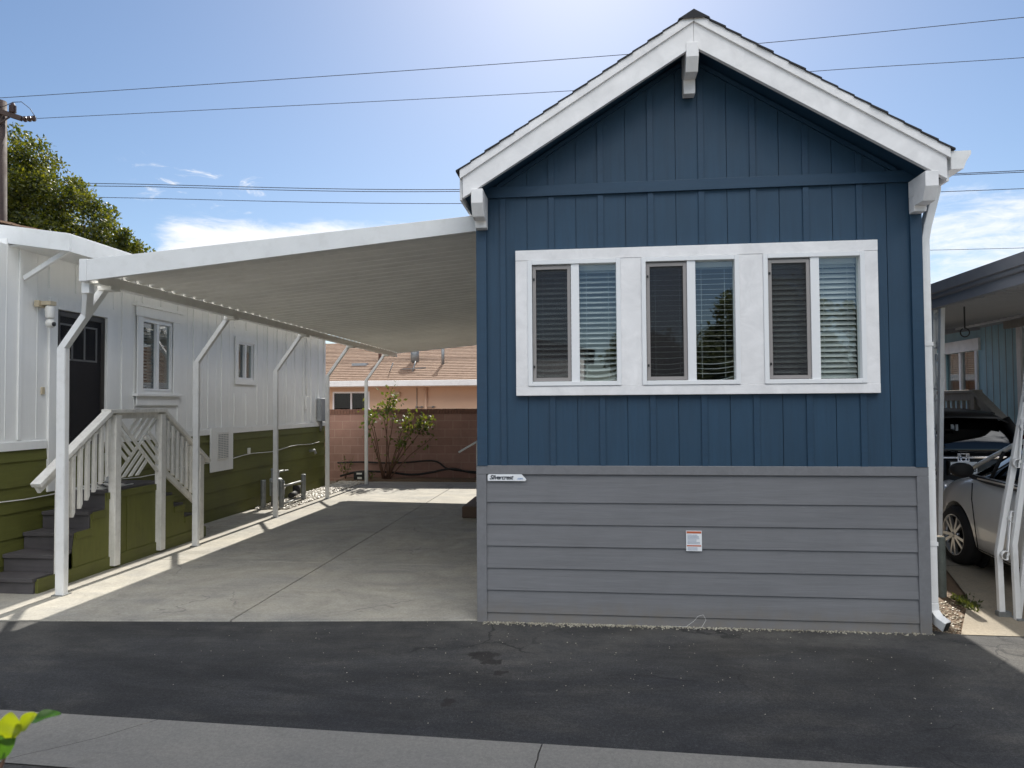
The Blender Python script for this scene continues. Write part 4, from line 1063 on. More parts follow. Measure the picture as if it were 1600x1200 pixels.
wire([far(-32,11.65,14),far(-17.506,11.561,14),far(2.1,11.718,14),far(12.63,12.063,14),far(22,12.5,14)],'topmost thin power line, passing above the gable near its peak')
wire([(-17.95,16,11.75),far(.452,10.758,16),far(7.505,10.927,16),far(12.603,10.966,16),far(20,11.1,16)],'power line running from the insulators on the dark pole')
wire([far(-20,9.0,27),far(-13.664,8.661,27),far(-2.638,8.028,27),far(10.544,7.903,27),far(20,8.05,27)],'upper strand of the close pair of dark wires above carport',.017)
wire([far(-20,8.85,27),far(-13.451,8.573,27),far(-2.601,7.97,27),far(12.521,7.869,27),far(20,8.0,27)],'lower strand of the close pair of dark wires above carport',.017)
wire([far(-20,8.6,27),far(-13.341,8.21,27),far(-2.546,7.611,27),far(10.256,7.427,27),far(20,7.5,27)],'single dark wire just below the close pair above carport',.015)
wire([(3,14,5.95),(10.057,14,5.849),(22,14,5.80)],'lone wire over the white cloud at right of the downspout',.007)
wire([(3,14,4.90),(10.067,14,4.876),(22,14,4.95)],'lowest short wire just above the grey carport roof at right',.006)

# ------------------------------------------------------------------ trees
def tree(name,loc,label,blobs,nleaf,leaf,m,seed,trunk_h,tr=.25,group=None,cat='tree'):
    t=thing(name,loc,label,cat,group); rnd=random.Random(seed); L=Vector(loc); tk=MB(); lf=MB()
    tk.tube([L+Vector((0,0,-.2)),L+Vector((.1,0,trunk_h*.5)),L+Vector((0,.1,trunk_h))],[tr*1.25,tr*.9,tr*.7],10)
    tot=sum(b[3]**2 for b in blobs)
    for (x,y,z,r) in blobs:
        c=L+Vector((x,y,z)); s=L+Vector((0,.1,trunk_h*rnd.uniform(.7,1)))
        tk.tube([s,s.lerp(c,.5)+Vector((0,0,-.15*r)),c],[tr*.45,tr*.28,tr*.10],7)
        n=int(nleaf*r*r/tot); subs=[]
        ns=max(6,int(14*r))
        for _ in range(ns):
            d=Vector((rnd.gauss(0,1),rnd.gauss(0,1),rnd.gauss(0,1))).normalized()*r*rnd.uniform(.55,1.0); subs.append((c+d,r*rnd.uniform(.22,.42)))
        for _ in range(n):
            sc_,sr=subs[rnd.randrange(ns)]
            d=Vector((rnd.gauss(0,1),rnd.gauss(0,1),rnd.gauss(0,1))).normalized()*sr*(rnd.random()**.4)
            leaf_quad(lf,sc_+d,leaf,rnd,.55)
    tk.build('trunk','bark',t); lf.build('crown',m,t)
# behind the white house: edge falls from upper left to lower right
bl=[]
rb_=random.Random(3)
pts=[(-26,22,11.6,2.4),(-23.6,22,10.9,2.2),(-24.2,22,12.3,1.7),(-22.0,22,10.7,1.7),(-20.8,22,9.7,1.6),(-19.8,22,8.6,1.5),(-18.8,22,7.4,1.4),(-21.5,21.5,8.3,2.0),(-24,21,8.3,2.4),(-18.2,22,6.2,1.5),(-20,21.5,6.3,1.9),(-22.5,21,6.0,2.2),(-26.5,21.5,9.0,2.5),(-25,21,5.5,2.3),(-28,22,11,2.5)]
blobs=[(x+22,y-22,z,r) for x,y,z,r in pts]
tree('broadleaf_tree',(-22,22,0),'large dense green tree with sunlit yellow leaves behind the white house',blobs,95000,.165,'leaf',8,4.5,.4)

# ------------------------------------------------------------------ right-hand neighbour
nh=thing('light_blue_house',(9,8,GZ),'light blue house with white trimmed window behind the right carport','house')
NX=7.0
mb=MB(); hx=(5.86,6.80,1.85,2.56); dx_=(3.72,4.66,.9,2.84)
yl=[3.0,dx_[0],dx_[1],hx[0],hx[1],13.0]
for a,b in zip(yl[:-1],yl[1:]):
    if (a,b)==hx[:2]: mb.box(NX,NX+.1,a,b,.1,hx[2]); mb.box(NX,NX+.1,a,b,hx[3],2.90)
    elif (a,b)==dx_[:2]: mb.box(NX,NX+.1,a,b,.1,dx_[2]); mb.box(NX,NX+.1,a,b,dx_[3],2.90)
    else: mb.box(NX,NX+.1,a,b,.1,2.90)
mb.box(NX+.101,12,3.0,3.1,.1,2.9); mb.box(NX+.101,12,12.9,13,.1,2.9); mb.box(11.9,12,3.101,12.899,.1,2.9)
mb.build('wall','bluehouse',nh)
mb=MB(); y=3.2
while y<12.9:
    if not (hx[0]-.2<y<hx[1]+.2 or dx_[0]-.15<y<dx_[1]+.15): mb.box(NX-.004,NX-.0005,y-.006,y+.006,.3,2.9)
    y+=.17
each(mb,'panel_groove','ink_blue' if False else 'boxgrey',nh)
mb=MB(); mb.box(NX-.4,12.4,2.9,13.3,2.90,2.93); mb.prism([(NX-.4,2.931),(9.5,3.4),(12.4,2.931)],'y',2.9,13.3); mb.build('roof','greyroof',nh)
mb=MB(); mb.box(NX-.42,NX-.40,2.9,13.3,2.86,3.0); mb.build('fascia','white',nh)
mb=MB(); f=.07
mb.box(NX-.03,NX-.001,hx[0]-f,hx[0],hx[2]-f,hx[3]+.0); mb.box(NX-.03,NX-.001,hx[1],hx[1]+f,hx[2]-f,hx[3]); mb.box(NX-.03,NX-.001,hx[0],hx[1],hx[2]-f,hx[2]); mb.box(NX-.04,NX-.001,hx[0]-.14,hx[1]+.14,hx[3]+.001,hx[3]+.19)
mb.box(NX-.015,NX+.05,(hx[0]+hx[1])/2-.03,(hx[0]+hx[1])/2+.03,hx[2],hx[3])
nw=mb.build('window','white',nh,bevel=.003)
ym=(hx[0]+hx[1])/2
box(NX+.02,NX+.025,hx[0],ym-.03,hx[2],hx[3]).build('pane','glass_far',nw); box(NX+.02,NX+.025,ym+.03,hx[1],hx[2],hx[3]).build('pane','glass_far',nw)
mb=MB(); z=hx[3]-.03
while z>hx[2]+.02: mb.add([(NX+.10,hx[0],z),(NX+.10,ym-.02,z),(NX+.125,ym-.02,z-.02),(NX+.125,hx[0],z-.02)],[(0,1,2,3)]); z-=.03
mb.build('blind','blind',nw,solid=.002)
mb=MB(); vs=[]
for i in range(31):
    t=i/30; yq=ym+.02+(hx[1]-ym-.02)*t; vs+=[(NX+.10+.012*math.sin(t*40),yq,hx[2]),(NX+.10+.012*math.sin(t*40),yq,hx[3])]
mb.add(vs,[(2*i,2*i+2,2*i+3,2*i+1) for i in range(30)],True); mb.build('curtain','curtain',nw,solid=.002)
box(NX+.6,NX+.62,hx[0]-.3,hx[1]+.3,hx[2]-.3,hx[3]+.3).build('room_back','dark',nw)
mb=MB(); mb.box(NX-.035,NX-.001,dx_[1],dx_[1]+.10,.9,dx_[3]+.1); mb.box(NX-.035,NX-.001,dx_[0]-.1,dx_[0],.9,dx_[3]+.1); mb.box(NX-.034,NX-.001,dx_[0],dx_[1],dx_[3],dx_[3]+.1)
mb.box(NX+.0,NX+.04,dx_[0]+.001,dx_[1]-.001,.9,1.9); mb.box(NX,NX+.04,dx_[0],dx_[0]+.12,1.9,dx_[3]); mb.box(NX,NX+.04,dx_[1]-.16,dx_[1],1.9,dx_[3]); mb.box(NX,NX+.04,dx_[0]+.12,dx_[1]-.16,2.68,dx_[3]); mb.box(NX,NX+.04,dx_[0]+.12,dx_[1]-.16,2.26,2.30)
nd=mb.build('door','white',nh,bevel=.003); box(NX+.015,NX+.02,dx_[0]+.12,dx_[1]-.16,1.9,2.68).build('door_pane','glass_dark',nd)
box(NX+.3,NX+.32,dx_[0]-.2,dx_[1]+.2,1.,2.9).build('room_back','dark',nd)
# wooden deck in front of it
dk=thing('wood_deck',(6.5,6.5,.1),'weathered wood deck with balusters and sloping stair rail beside the cars','deck')
DX=6.30
box(DX,NX-.002,5.2,11,.80,.86).build('deck_floor','deckwood',dk)
mb=MB(); mb.box(DX-.05,DX+.07,5.15,11,1.80,1.84); mb.box(DX-.02,DX+.02,5.15,11,1.69,1.80); mb.box(DX-.02,DX+.02,5.15,11,.93,1.0); mb.build('handrail','deckwood',dk,bevel=.004)
mb=MB(); mb.bar((DX,5.2,1.82),(DX,3.6,.88),.12,.045); mb.bar((DX,5.2,1.73),(DX,3.6,.79),.04,.10); mb.build('stair_rail','deckwood',dk,bevel=.004)
y=5.3; i=0
while y<10.9:
    box(DX+.021,DX+.058,y-.02,y+.02,.86,1.80).build('baluster','deckwood',dk); y+=.145
for k in range(9):
    y=5.08-k*.145; zt=1.73-(5.2-y)*.588
    box(DX+.021,DX+.058,y-.02,y+.02,zt-.85,zt).build('baluster','deckwood',dk)
for y in (5.2,8,10.9,3.62): box(DX-.045,DX+.045,y-.0451,y+.0451,-.06,1.79 if y>5 else .86).build('post','deckwood',dk)
for k in range(4): box(DX+.03,NX-.01,5.19-.28*(k+1),5.19-.28*k,.12,.86-.18*(k+1)).build('stair_step','deckwood',dk)
dk.location.y-=.65; dk.location.z+=.08
# carport on the right
rc_=thing('grey_carport',(5.5,3,GZ),'grey flat carport roof with ribbed soffit over the two cars','carport')
EXR=4.30
mb=MB()
mb.prism([(EXR,2.83),(EXR,2.668),(EXR+.05,2.668),(NX-.05,2.93),(NX-.05,3.06),(EXR+.03,2.84)],'y',-.9,5.6)
rpo=mb.build('roof_panel','soffit',rc_)
mb=MB()
y=-.85
while y<5.5: mb.prism([(EXR+.06,2.66),(NX-.13,2.916),(NX-.13,2.929),(EXR+.06,2.673)],'y',y,y+.012); y+=.16
each(mb,'soffit_rib','soffit',rc_)
mb=MB(); 
prof=[(EXR-.001,2.665),(EXR-.018,2.665),(EXR-.018,2.752),(EXR-.040,2.758),(EXR-.046,2.775),(EXR-.042,2.792),(EXR-.062,2.80),(EXR-.075,2.89),(EXR+.02,2.90),(EXR+.02,2.831),(EXR-.001,2.831)]
mb.prism(prof,'y',-.9,5.61); mb.build('eave_trim','greyroof',rc_)
mb=MB(); mb.prism([(EXR+.0,2.60),(NX-.06,2.86),(NX-.06,3.07),(EXR,2.89)],'y',5.611,5.64); mb.build('rear_trim','greyroof',rc_)
box(NX-.12,NX-.051,-.9,4.9,2.80,2.92).build('ledger','deckwood',rc_)
hk=thing('hanging_hook',(4.6,1.40,2.70),'black metal hook with ring hanging from grey carport eave','hook')
MB().tube([(4.55,1.40,2.715),(4.60,1.40,2.715),(4.60,1.40,2.47)],.008,8).build('rod','blackmetal',hk)
mb=MB(); mb.tube([(4.60+.042*math.sin(a),1.40,2.43+.042*math.cos(a)) for a in [i*2*math.pi*.93/24 for i in range(25)]],.006,8); mb.build('ring','blackmetal',hk)
def scroll(c,s,h,flip):
    """S-shaped flat scroll in the plane spanned by s (sideways) and z"""
    out=[]
    for i in range(20):
        a=i/19*math.pi*1.9; r=.012+.030*i/19
        out.append((r*math.cos(a+2.2),h*.5-.045+r*math.sin(a+2.2)))
    tail=[(-x,-y) for x,y in out]
    pts=out+tail[::-1]
    return [Vector(c)+Vector(s)*(p[0]*flip)+Vector((0,0,p[1])) for p in pts]
op=thing('ornamental_post',(4.35,1.35,.05),'upright white ornamental iron carport post right of the downspout','post')
for y in (1.31,1.46):
    MB().bar((4.34,y+.17,rz(1.5)-.02),(4.35,y,2.665),.05,.04,(1,0,0)).build('upright','white_metal',op,bevel=.004)
for k in range(6):
    zc_=.45+k*.40; P_=scroll((4.345,1.385+.17*(2.665-zc_)/2.6,zc_),(0,.8,0),.36,1 if k%2 else -1)
    MB().tube(P_,.009,6).build('scroll','white_metal',op)
mb=MB()
for z in (.24,.68,1.08,1.48,1.88,2.28):
    yo=.17*(2.665-z)/2.6; mb.box(4.339,4.353,1.335+yo,1.435+yo,z,z+.012)
each(mb,'cross_bar','white_metal',op)
lp=thing('bent_post',(4.37,.42,GZ),'bent and leaning white ornamental iron post at right edge','post')
def barpoly(pts,w):
    m_=MB()
    for a,b in zip(pts[:-1],pts[1:]):
        a=Vector(a);b=Vector(b);d=(b-a).normalized()*.004; m_.bar(a-d,b+d,w,w,(0,1,0))
    return m_
barpoly([(4.335,.42,GZ+.02),(4.325,.42,.50),(4.40,.42,.92),(4.575,.42,1.82),(4.66,.42,2.68)],.045).build('upright','white_metal',lp,bevel=.005)
barpoly([(4.415,.34,GZ),(4.402,.34,.58),(4.475,.34,1.06),(4.60,.34,1.85),(4.70,.34,2.68)],.042).build('upright','white_metal',lp,bevel=.005)
barpoly([(4.425,.36,GZ),(4.50,.36,.48),(4.60,.36,1.1),(4.72,.36,1.9),(4.76,.36,2.68)],.042).build('upright','white_metal',lp,bevel=.005)
for (c,f) in (((4.385,.37,.66),1),((4.495,.37,1.42),1),((4.60,.37,1.95),-1)):
    # broad flat-iron scroll
    P_=[]
    for i in range(18):
        a=i/17*math.pi*2.1; r=.012+.046*i/17; P_.append((r*math.cos(a+1.6)+.0,.13+r*math.sin(a+1.6)))
    for i in range(18):
        a=(17-i)/17*math.pi*2.0; r=.010+.036*(17-i)/17; P_.append((-r*math.cos(a+1.9),-.17-r*math.sin(a+1.9)))
    m_=MB(); vs=[]
    for (u,v) in P_:
        for dy in (-.020,.020): vs.append((c[0]+u+.18*v,c[1]+dy,c[2]+v))
    m_.add(vs,[(2*i,2*i+2,2*i+3,2*i+1) for i in range(len(P_)-1)],True); m_.build('scroll','white_metal',lp,solid=.004)
mb=MB(); mb.box(4.30,4.40,.39,.45,GZ-.005,GZ+.06); mb.build('foot','galv',lp,bevel=.004)
mb=MB(); mb.box(4.395,4.45,.30,.41,GZ-.005,GZ+.03); mb.build('foot','galv',lp,bevel=.004)
bo=thing('pipe_bollard',(4.115,.95,GZ),'weathered grey green pipe bollard in dirt beside the downspout','bollard')
MB().lathe([(.042,-.15),(.042,.565),(.040,.572),(.034,.574)],(4.115,.95,GZ),'z',24).build('pipe','bollard',bo); MB().lathe([(.034,.574),(.03,.578),(0,.58)],(4.115,.95,GZ),'z',24).build('cap','concrete_tan',bo)
def weeds():
    rnd=random.Random(9); mb=MB()
    for _ in range(420):
        x=4.16+abs(rnd.gauss(0,.07)); y=.72+rnd.gauss(0,.10)
        if x>3.80+.58*(y+.02)+.10: continue
        leaf_quad(mb,Vector((x,y,rz(max(y,0))-.015)),.045,rnd,.3,1.2)
    tag(mb.build('weeds','weed'),'small green weeds in the dirt beside the pipe bollard','weeds',kind='stuff')
weeds()

# ------------------------------------------------------------------ cars
def loft(st,ring):
    m_=MB(); vs=[];n=None
    for s in st:
        r=ring(*s); n=len(r); vs+=r
    fs=[(i*n+k,i*n+(k+1)%n,(i+1)*n+(k+1)%n,(i+1)*n+k) for i in range(len(st)-1) for k in range(n)]
    fs+=[tuple(range(n))[::-1],tuple((len(st)-1)*n+k for k in range(n))]
    m_.add(vs,fs,True); return m_
def body_ring(y,w,zb,zs,zt,crown):
    half=[(w*.80,zb),(w*.95,zb+.05),(w*.985,zb+(zs-zb)*.35),(w,zb+(zs-zb)*.75),(w*.985,zs),(w*.93,zt-.03),(w*.80,zt),(w*.4,zt+crown)]
    return [(x,y,z) for x,z in half]+[(0,y,zt+crown*1.2)]+[(-x,y,z) for x,z in half[::-1]]+[(0,y,zb)]
def cut_body(mb,parent,m,axles,r,w,name='body'):
    o=mb.build(name,m,parent,local=True)
    sub=o.modifiers.new('s','SUBSURF'); sub.levels=2; sub.render_levels=2
    cutters=[]
    for ya,za in axles:
        for s in (-1,1):
            c=MB(); c.lathe([(0,-.16),(r,-.16),(r,.2),(0,.2)],(s*(w),ya,za),'x',40); co=c.build('cut',m,local=True); cutters.append(co)
            co.parent=parent
            bo_=o.modifiers.new('b','BOOLEAN'); bo_.object=co; bo_.operation='DIFFERENCE'; bo_.solver='EXACT'
    bpy.context.view_layer.update()
    dg=bpy.context.evaluated_depsgraph_get(); me=bpy.data.meshes.new_from_object(o.evaluated_get(dg))
    o.modifiers.clear(); o.data=me
    for c in cutters: bpy.data.objects.remove(c)
    for p in me.polygons: p.use_smooth=True
    try:
        for e in me.edges: pass
        o.data.set_sharp_from_angle(angle=R(42))
    except Exception: pass
    return o
def wheel(parent,x,y,z,r,side,spokes=10):
    t=MB(); w=.19
    t.lathe([(r*.70,-w/2),(r*.90,-w/2),(r*.985,-w/2+.03),(r,-w/4),(r,w/4),(r*.985,w/2-.03),(r*.90,w/2),(r*.70,w/2)],(x,y,z),'x',40)
    to=t.build('tyre','rubber',parent,local=True)
    rim=MB(); f=side*w/2
    rim.lathe([(r*.715,f*.9),(r*.70,f*1.02),(r*.66,f*.98),(r*.64,f*.2),(r*.64,-f*.6)],(x,y,z),'x',40)
    for k in range(spokes):
        a=2*math.pi*k/spokes+(.10 if k%2 else -.10); c,s_=math.cos(a),math.sin(a)
        rim.bar((x+f*.82,y+c*r*.10,z+s_*r*.10),(x+f*.86,y+c*r*.68,z+s_*r*.68),.030,.030,(1,0,0))
    rim.lathe([(0,f*1.0),(r*.10,f*.98),(r*.17,f*.80),(r*.17,f*.5)],(x,y,z),'x',20)
    rim.build('rim','alloy',to,local=True)
    d=MB().lathe([(0,f*.3),(r*.64,f*.3),(r*.64,f*.25),(0,f*.25)],(x,y,z),'x',30); d.build('wheel_back','dark',to,local=True)
wc=thing('white_hatchback',(5.57,.72,.0),'white hatchback car with black wing mirror under grey carport','car',rot=(R(2.6),0,R(0)))
stn=[(-2.03,.66,.32,.70,.90,.0),(-1.95,.76,.24,.72,.95,.02),(-1.5,.835,.18,.74,.97,.02),(-.6,.845,.17,.74,.97,.02),(.4,.845,.17,.73,.965,.02),(1.0,.84,.17,.72,.95,.03),(1.25,.835,.17,.70,.93,.05),(1.6,.80,.18,.66,.84,.06),(1.88,.70,.20,.58,.74,.05),(2.02,.56,.24,.50,.64,.02)]
cut_body(loft(stn,body_ring),wc,'car_white',((1.27,.30),(-1.25,.30)),.355,.84)
def cab_ring(y,wb,wt,z0,z1):
    half=[(wb,z0),(wb*.985,z0+(z1-z0)*.25),(wt+(wb-wt)*.38,z0+(z1-z0)*.70),(wt,z1-.03),(wt*.85,z1)]
    return [(x,y,z) for x,z in half]+[(0,y,z1+.012)]+[(-x,y,z) for x,z in half[::-1]]+[(0,y,z0)]
# greenhouse: rings tilt by giving each station its own roof height
cab=[(-1.98,.70,.56,.90,1.02),(-1.80,.74,.58,.90,1.36),(-1.45,.775,.60,.92,1.465),(-.7,.785,.61,.93,1.51),(0.0,.785,.605,.93,1.49),(.35,.78,.60,.92,1.40),(.75,.765,.60,.91,1.22),(1.12,.74,.60,.90,1.03),(1.30,.70,.58,.88,.95)]
gh=loft(cab,cab_ring).build('greenhouse','glass_dark',wc,local=True)
# a dark core so the cabin is not empty
loft([(y,wb*.9,wt*.88,z0,z1-.05) for y,wb,wt,z0,z1 in cab[1:-1]],cab_ring).build('cabin_interior','dark',wc,local=True)
rfm=MB(); roof_st=[(-1.62,.60,1.425),(-1.2,.605,1.487),(-.7,.61,1.515),(0,.605,1.495),(.22,.60,1.455)]
vs=[]
for y,w_,z in roof_st:
    vs+=[(-w_-.02,y,z-.045),(-w_*.85,y,z+.004),(0,y,z+.022),(w_*.85,y,z+.004),(w_+.02,y,z-.045)]
rfm.add(vs,[(i*5+k,i*5+k+1,i*5+6+k,i*5+5+k) for i in range(4) for k in range(4)],True); rfm.build('roof','car_white',wc,local=True,solid=.02)
pil=MB()
for s in (-1,1):
    pil.tube([(s*.625,.20,1.44),(s*.665,.55,1.315),(s*.735,.95,1.10),(s*.765,1.22,.955)],.022,8)      # A pillar
    pil.tube([(s*.775,1.0,.955),(s*.80,.3,.972),(s*.80,-.8,.98),(s*.78,-1.7,.97)],.022,8)
    pil.tube([(s*.63,-1.55,1.42),(s*.74,-1.80,1.0)],.05,8)
each(pil,'pillar','car_white',wc,local=True)
pil=MB()
for s in (-1,1):
    pil.tube([(s*.71,.62,1.245),(s*.785,.70,.965)],.016,8); pil.tube([(s*.65,-.35,1.46),(s*.79,-.42,.97)],.03,8); pil.tube([(s*.79,.98,.962),(s*.812,.3,.977),(s*.812,-.9,.985)],.010,6)
each(pil,'window_trim','rubber',wc,local=True)
for s in (-1,1):
    m_=loft([(.86,.085,.055,0,0),(.90,.105,.075,0,0),(.97,.10,.07,0,0),(1.04,.06,.04,0,0)],lambda y,a,b,_,__:[(s*.935+a*math.cos(q),y,1.03+b*math.sin(q)) for q in [2*math.pi*k/14 for k in range(14)]])
    mo=m_.build('wing_mirror','rubber',wc,local=True)
    MB().bar((s*.80,.93,.955),(s*.89,.93,.99),.05,.035).build('mirror_arm','rubber',mo,local=True)
sm=MB()
for s in (-1,1):
    for (a,b) in (((.852,.90,.93),(.855,.92,.30)),((.858,-.40,.95),(.86,-.40,.30))):
        pass
for s in (-1,1):
    sm.tube([(s*.833,.93,.90),(s*.8445,.92,.74),(s*.842,.86,.45),(s*.828,.84,.27)],.005,5); sm.tube([(s*.838,-.40,.92),(s*.8495,-.40,.74),(s*.845,-.40,.40),(s*.83,-.40,.26)],.005,5); sm.tube([(s*.828,.84,.265),(s*.83,.2,.262),(s*.83,-.4,.26)],.005,5)
each(sm,'door_seam','rubber',wc,local=True)
for s in (-1,1):
    MB().tube([(s*.848,-.02,.80),(s*.868,-.10,.802),(s*.868,-.20,.804),(s*.848,-.27,.806)],.014,8).build('door_handle','car_white',wc,local=True)
    MB().lathe([(0,-.05),(.09,-.04),(.12,0),(.09,.05),(0,.06)],(s*.62,1.82,.68),'y',16).build('headlight','lamp_clear',wc,local=True)
    for ya in (1.27,-1.25): wheel(wc,s*.755,ya,.305,.305,s)
    for ya in (1.27,-1.25): MB().lathe([(0,-.01),(.35,-.01),(.35,.01),(0,.01)],(s*.66,ya,.30),'x',30).build('wheel_well','dark',wc,local=True)
# --- dark SUV seen from behind
sv=thing('black_suv',(5.46,5.5,.10),'black sport utility car seen from behind, with licence plate','car'); sv.scale=(1,1,.96)
stn=[(-2.25,.72,.34,.80,1.0,.0),(-2.20,.82,.30,.80,1.02,.01),(-1.9,.89,.24,.84,1.06,.02),(-1.0,.91,.22,.86,1.07,.02),(.6,.91,.22,.85,1.05,.02),(1.3,.90,.22,.84,1.0,.05),(1.9,.84,.24,.78,.92,.05),(2.25,.66,.28,.66,.80,.02)]
cut_body(loft(stn,body_ring),sv,'car_black',((1.32,.35),(-1.35,.35)),.40,.90)
cab=[(-2.15,.76,.62,.98,1.16),(-2.02,.80,.63,1.0,1.45),(-1.80,.82,.63,1.0,1.56),(-1.2,.83,.64,1.0,1.60),(-.2,.83,.63,1.0,1.60),(.3,.82,.62,1.0,1.5),(1.0,.79,.62,.98,1.13)]
loft(cab,cab_ring).build('greenhouse','glass_dark',sv,local=True)
loft([(y,wb*.9,wt*.88,z0,z1-.06) for y,wb,wt,z0,z1 in cab[1:-1]],cab_ring).build('cabin_interior','dark',sv,local=True)
rfm=MB(); vs=[]
for y,w_,z in [(-2.12,.58,1.50),(-1.85,.62,1.575),(-1.2,.64,1.615),(-.2,.63,1.615),(.2,.62,1.54)]:
    vs+=[(-w_-.03,y,z-.06),(-w_*.85,y,z+.004),(0,y,z+.022),(w_*.85,y,z+.004),(w_+.03,y,z-.06)]
rfm.add(vs,[(i*5+k,i*5+k+1,i*5+6+k,i*5+5+k) for i in range(4) for k in range(4)],True); rfm.build('roof','car_black',sv,local=True,solid=.02)
pil=MB()
for s in (-1,1):
    pil.tube([(s*.63,-2.0,1.50),(s*.76,-2.12,1.18),(s*.80,-2.12,1.02)],.06,8); pil.tube([(s*.63,.15,1.50),(s*.78,.98,1.05)],.035,8); pil.tube([(s*.66,-.5,1.55),(s*.82,-.5,1.0)],.03,8)
    pil.tube([(s*.67,-1.7,1.56),(s*.69,0,1.58)],.018,8)
each(pil,'pillar','car_black',sv,local=True)
for s in (-1,1):
    MB().tube([(s*.80,-2.16,1.30),(s*.83,-2.20,1.0),(s*.80,-2.24,.86)],.055,10).build('tail_light','tail',sv,local=True)
    for ya in (1.32,-1.35): wheel(sv,s*.80,ya,.345,.345,s)
    MB().tube([(s*.86,.75,1.10),(s*1.0,.80,1.12)],.07,10).build('wing_mirror','car_black',sv,local=True)
tg=MB(); tg.box(-.55,.55,-2.272,-2.245,1.0,1.025); tg.build('chrome_bar','chrome',sv,local=True,bevel=.004)
mb=MB(); mb.box(-.42,.42,-2.262,-2.22,.42,.50); mb.build('bumper_trim','rubber',sv,local=True)
em=MB()
def ring_rect(w,h,t,y0,y1,z,x=0):
    em.box(x-w/2,x-w/2+t,y0,y1,z-h/2,z+h/2); em.box(x+w/2-t,x+w/2,y0,y1,z-h/2,z+h/2); em.box(x-w/2+t,x+w/2-t,y0,y1,z-h/2,z-h/2+t); em.box(x-w/2+t,x+w/2-t,y0,y1,z+h/2-t,z+h/2)
ring_rect(.135,.105,.012,-2.285,-2.273,1.015)
em.bar((-.040,-2.279,1.055),(-.026,-2.279,.975),.012,.018,(1,0,0)); em.bar((.040,-2.279,1.055),(.026,-2.279,.975),.012,.018,(1,0,0)); em.box(-.034,.034,-2.285,-2.273,1.008,1.022)
em.build('emblem','chrome',sv,local=True)
pl=MB(); pl.box(-.152,.152,-2.290,-2.284,.805,.960); po=pl.build('licence_plate','label_white',sv,local=True,bevel=.002)
pf=MB(); pf.box(-.17,.17,-2.284,-2.21,.79,.975); pf.build('plate_recess','rubber',sv,local=True)
text('plate_number','7UNF128',.088,'ink',po,(0,-2.2925,.835),wscale=.80,align='CENTER',local=True,bold=.001)
text('plate_state','California',.028,'ink_red',po,(0,-2.2925,.925),shear=.2,align='CENTER',local=True)
mb=MB(); mb.tube([(-.03,-2.12,1.42),(-.03,-2.13,1.36)],.01,6); mb.box(-.06,-.035,-2.135,-2.12,1.37,1.43); mb.box(.0-.005,.02,-2.135,-2.12,1.35,1.43); mb.build('window_sticker','boxgrey',sv,local=True)

# ------------------------------------------------------------------ leaf sprig close to the camera
lfp=thing('leafy_twig',(.10,-4.93,1.20),'leafy green twig with yellow green young leaf at lower left','plant')
def leaf_blade(base,d,nrm,L,Wd,curl,cup):
    base=Vector(base); d=Vector(d).normalized(); nrm=Vector(nrm); s=d.cross(nrm).normalized(); nrm=s.cross(d).normalized()
    m_=MB(); rows=14; cols_=6; vs=[]
    for i in range(rows+1):
        t=i/rows; wd=Wd*math.sin(math.pi*min(1,t*.97+.02))**.75*(1-.25*t)
        c=base+d*(L*t)+nrm*(curl*t*t*L)
        for j in range(cols_+1):
            u=j/cols_*2-1; vs.append(c+s*(u*wd)+nrm*(cup*wd*abs(u)**1.6+.0012*math.sin(t*9+u*2)))
    m_.add(vs,[(i*(cols_+1)+j,i*(cols_+1)+j+1,(i+1)*(cols_+1)+j+1,(i+1)*(cols_+1)+j) for i in range(rows) for j in range(cols_)],True); return m_
MB().tube([(-.16,-4.95,GZ-.02),(-.10,-4.94,.55),(-.03,-4.93,.98),(.05,-4.93,1.14),(.085,-4.93,1.22),(.11,-4.93,1.275)],[.008,.007,.005,.0035,.003,.002],8).build('twig','stem',lfp)
for (bx,bz,dx) in ((-.05,.90,-.8),(-.08,.75,.6),(-.02,1.02,-.7),(-.10,.6,-.6)):
    leaf_blade((bx,-4.935,bz),(dx,.1,.6),(.2,-.9,.2),.06,.016,.1,.25).build('leaf','leaf_deep',lfp)
cn=Vector((.25,-.9,.1))
leaf_blade((.114,-4.935,1.2850),(.05,.02,1.0),cn,.040,.019,.1,.2).build('young_leaf','leaf_young',lfp)
leaf_blade((.118,-4.925,1.2950),(.75,.1,.55),(.1,-.8,.55),.038,.013,.15,.4).build('young_leaf','leaf_young',lfp)
leaf_blade((.128,-4.915,1.3010),(.80,.2,.38),(.0,-.35,.95),.040,.013,-.25,.3).build('leaf','leaf_deep',lfp)
leaf_blade((.086,-4.94,1.2580),(.75,.0,.62),(.3,-.9,-.1),.058,.015,.1,.3).build('leaf','leaf_deep',lfp)
leaf_blade((.07,-4.93,1.2630),(.62,0,.7),(.2,-.9,.1),.055,.015,-.1,.25).build('leaf','leaf_deep',lfp)

lfp.location.x+=.010; lfp.location.z-=.004
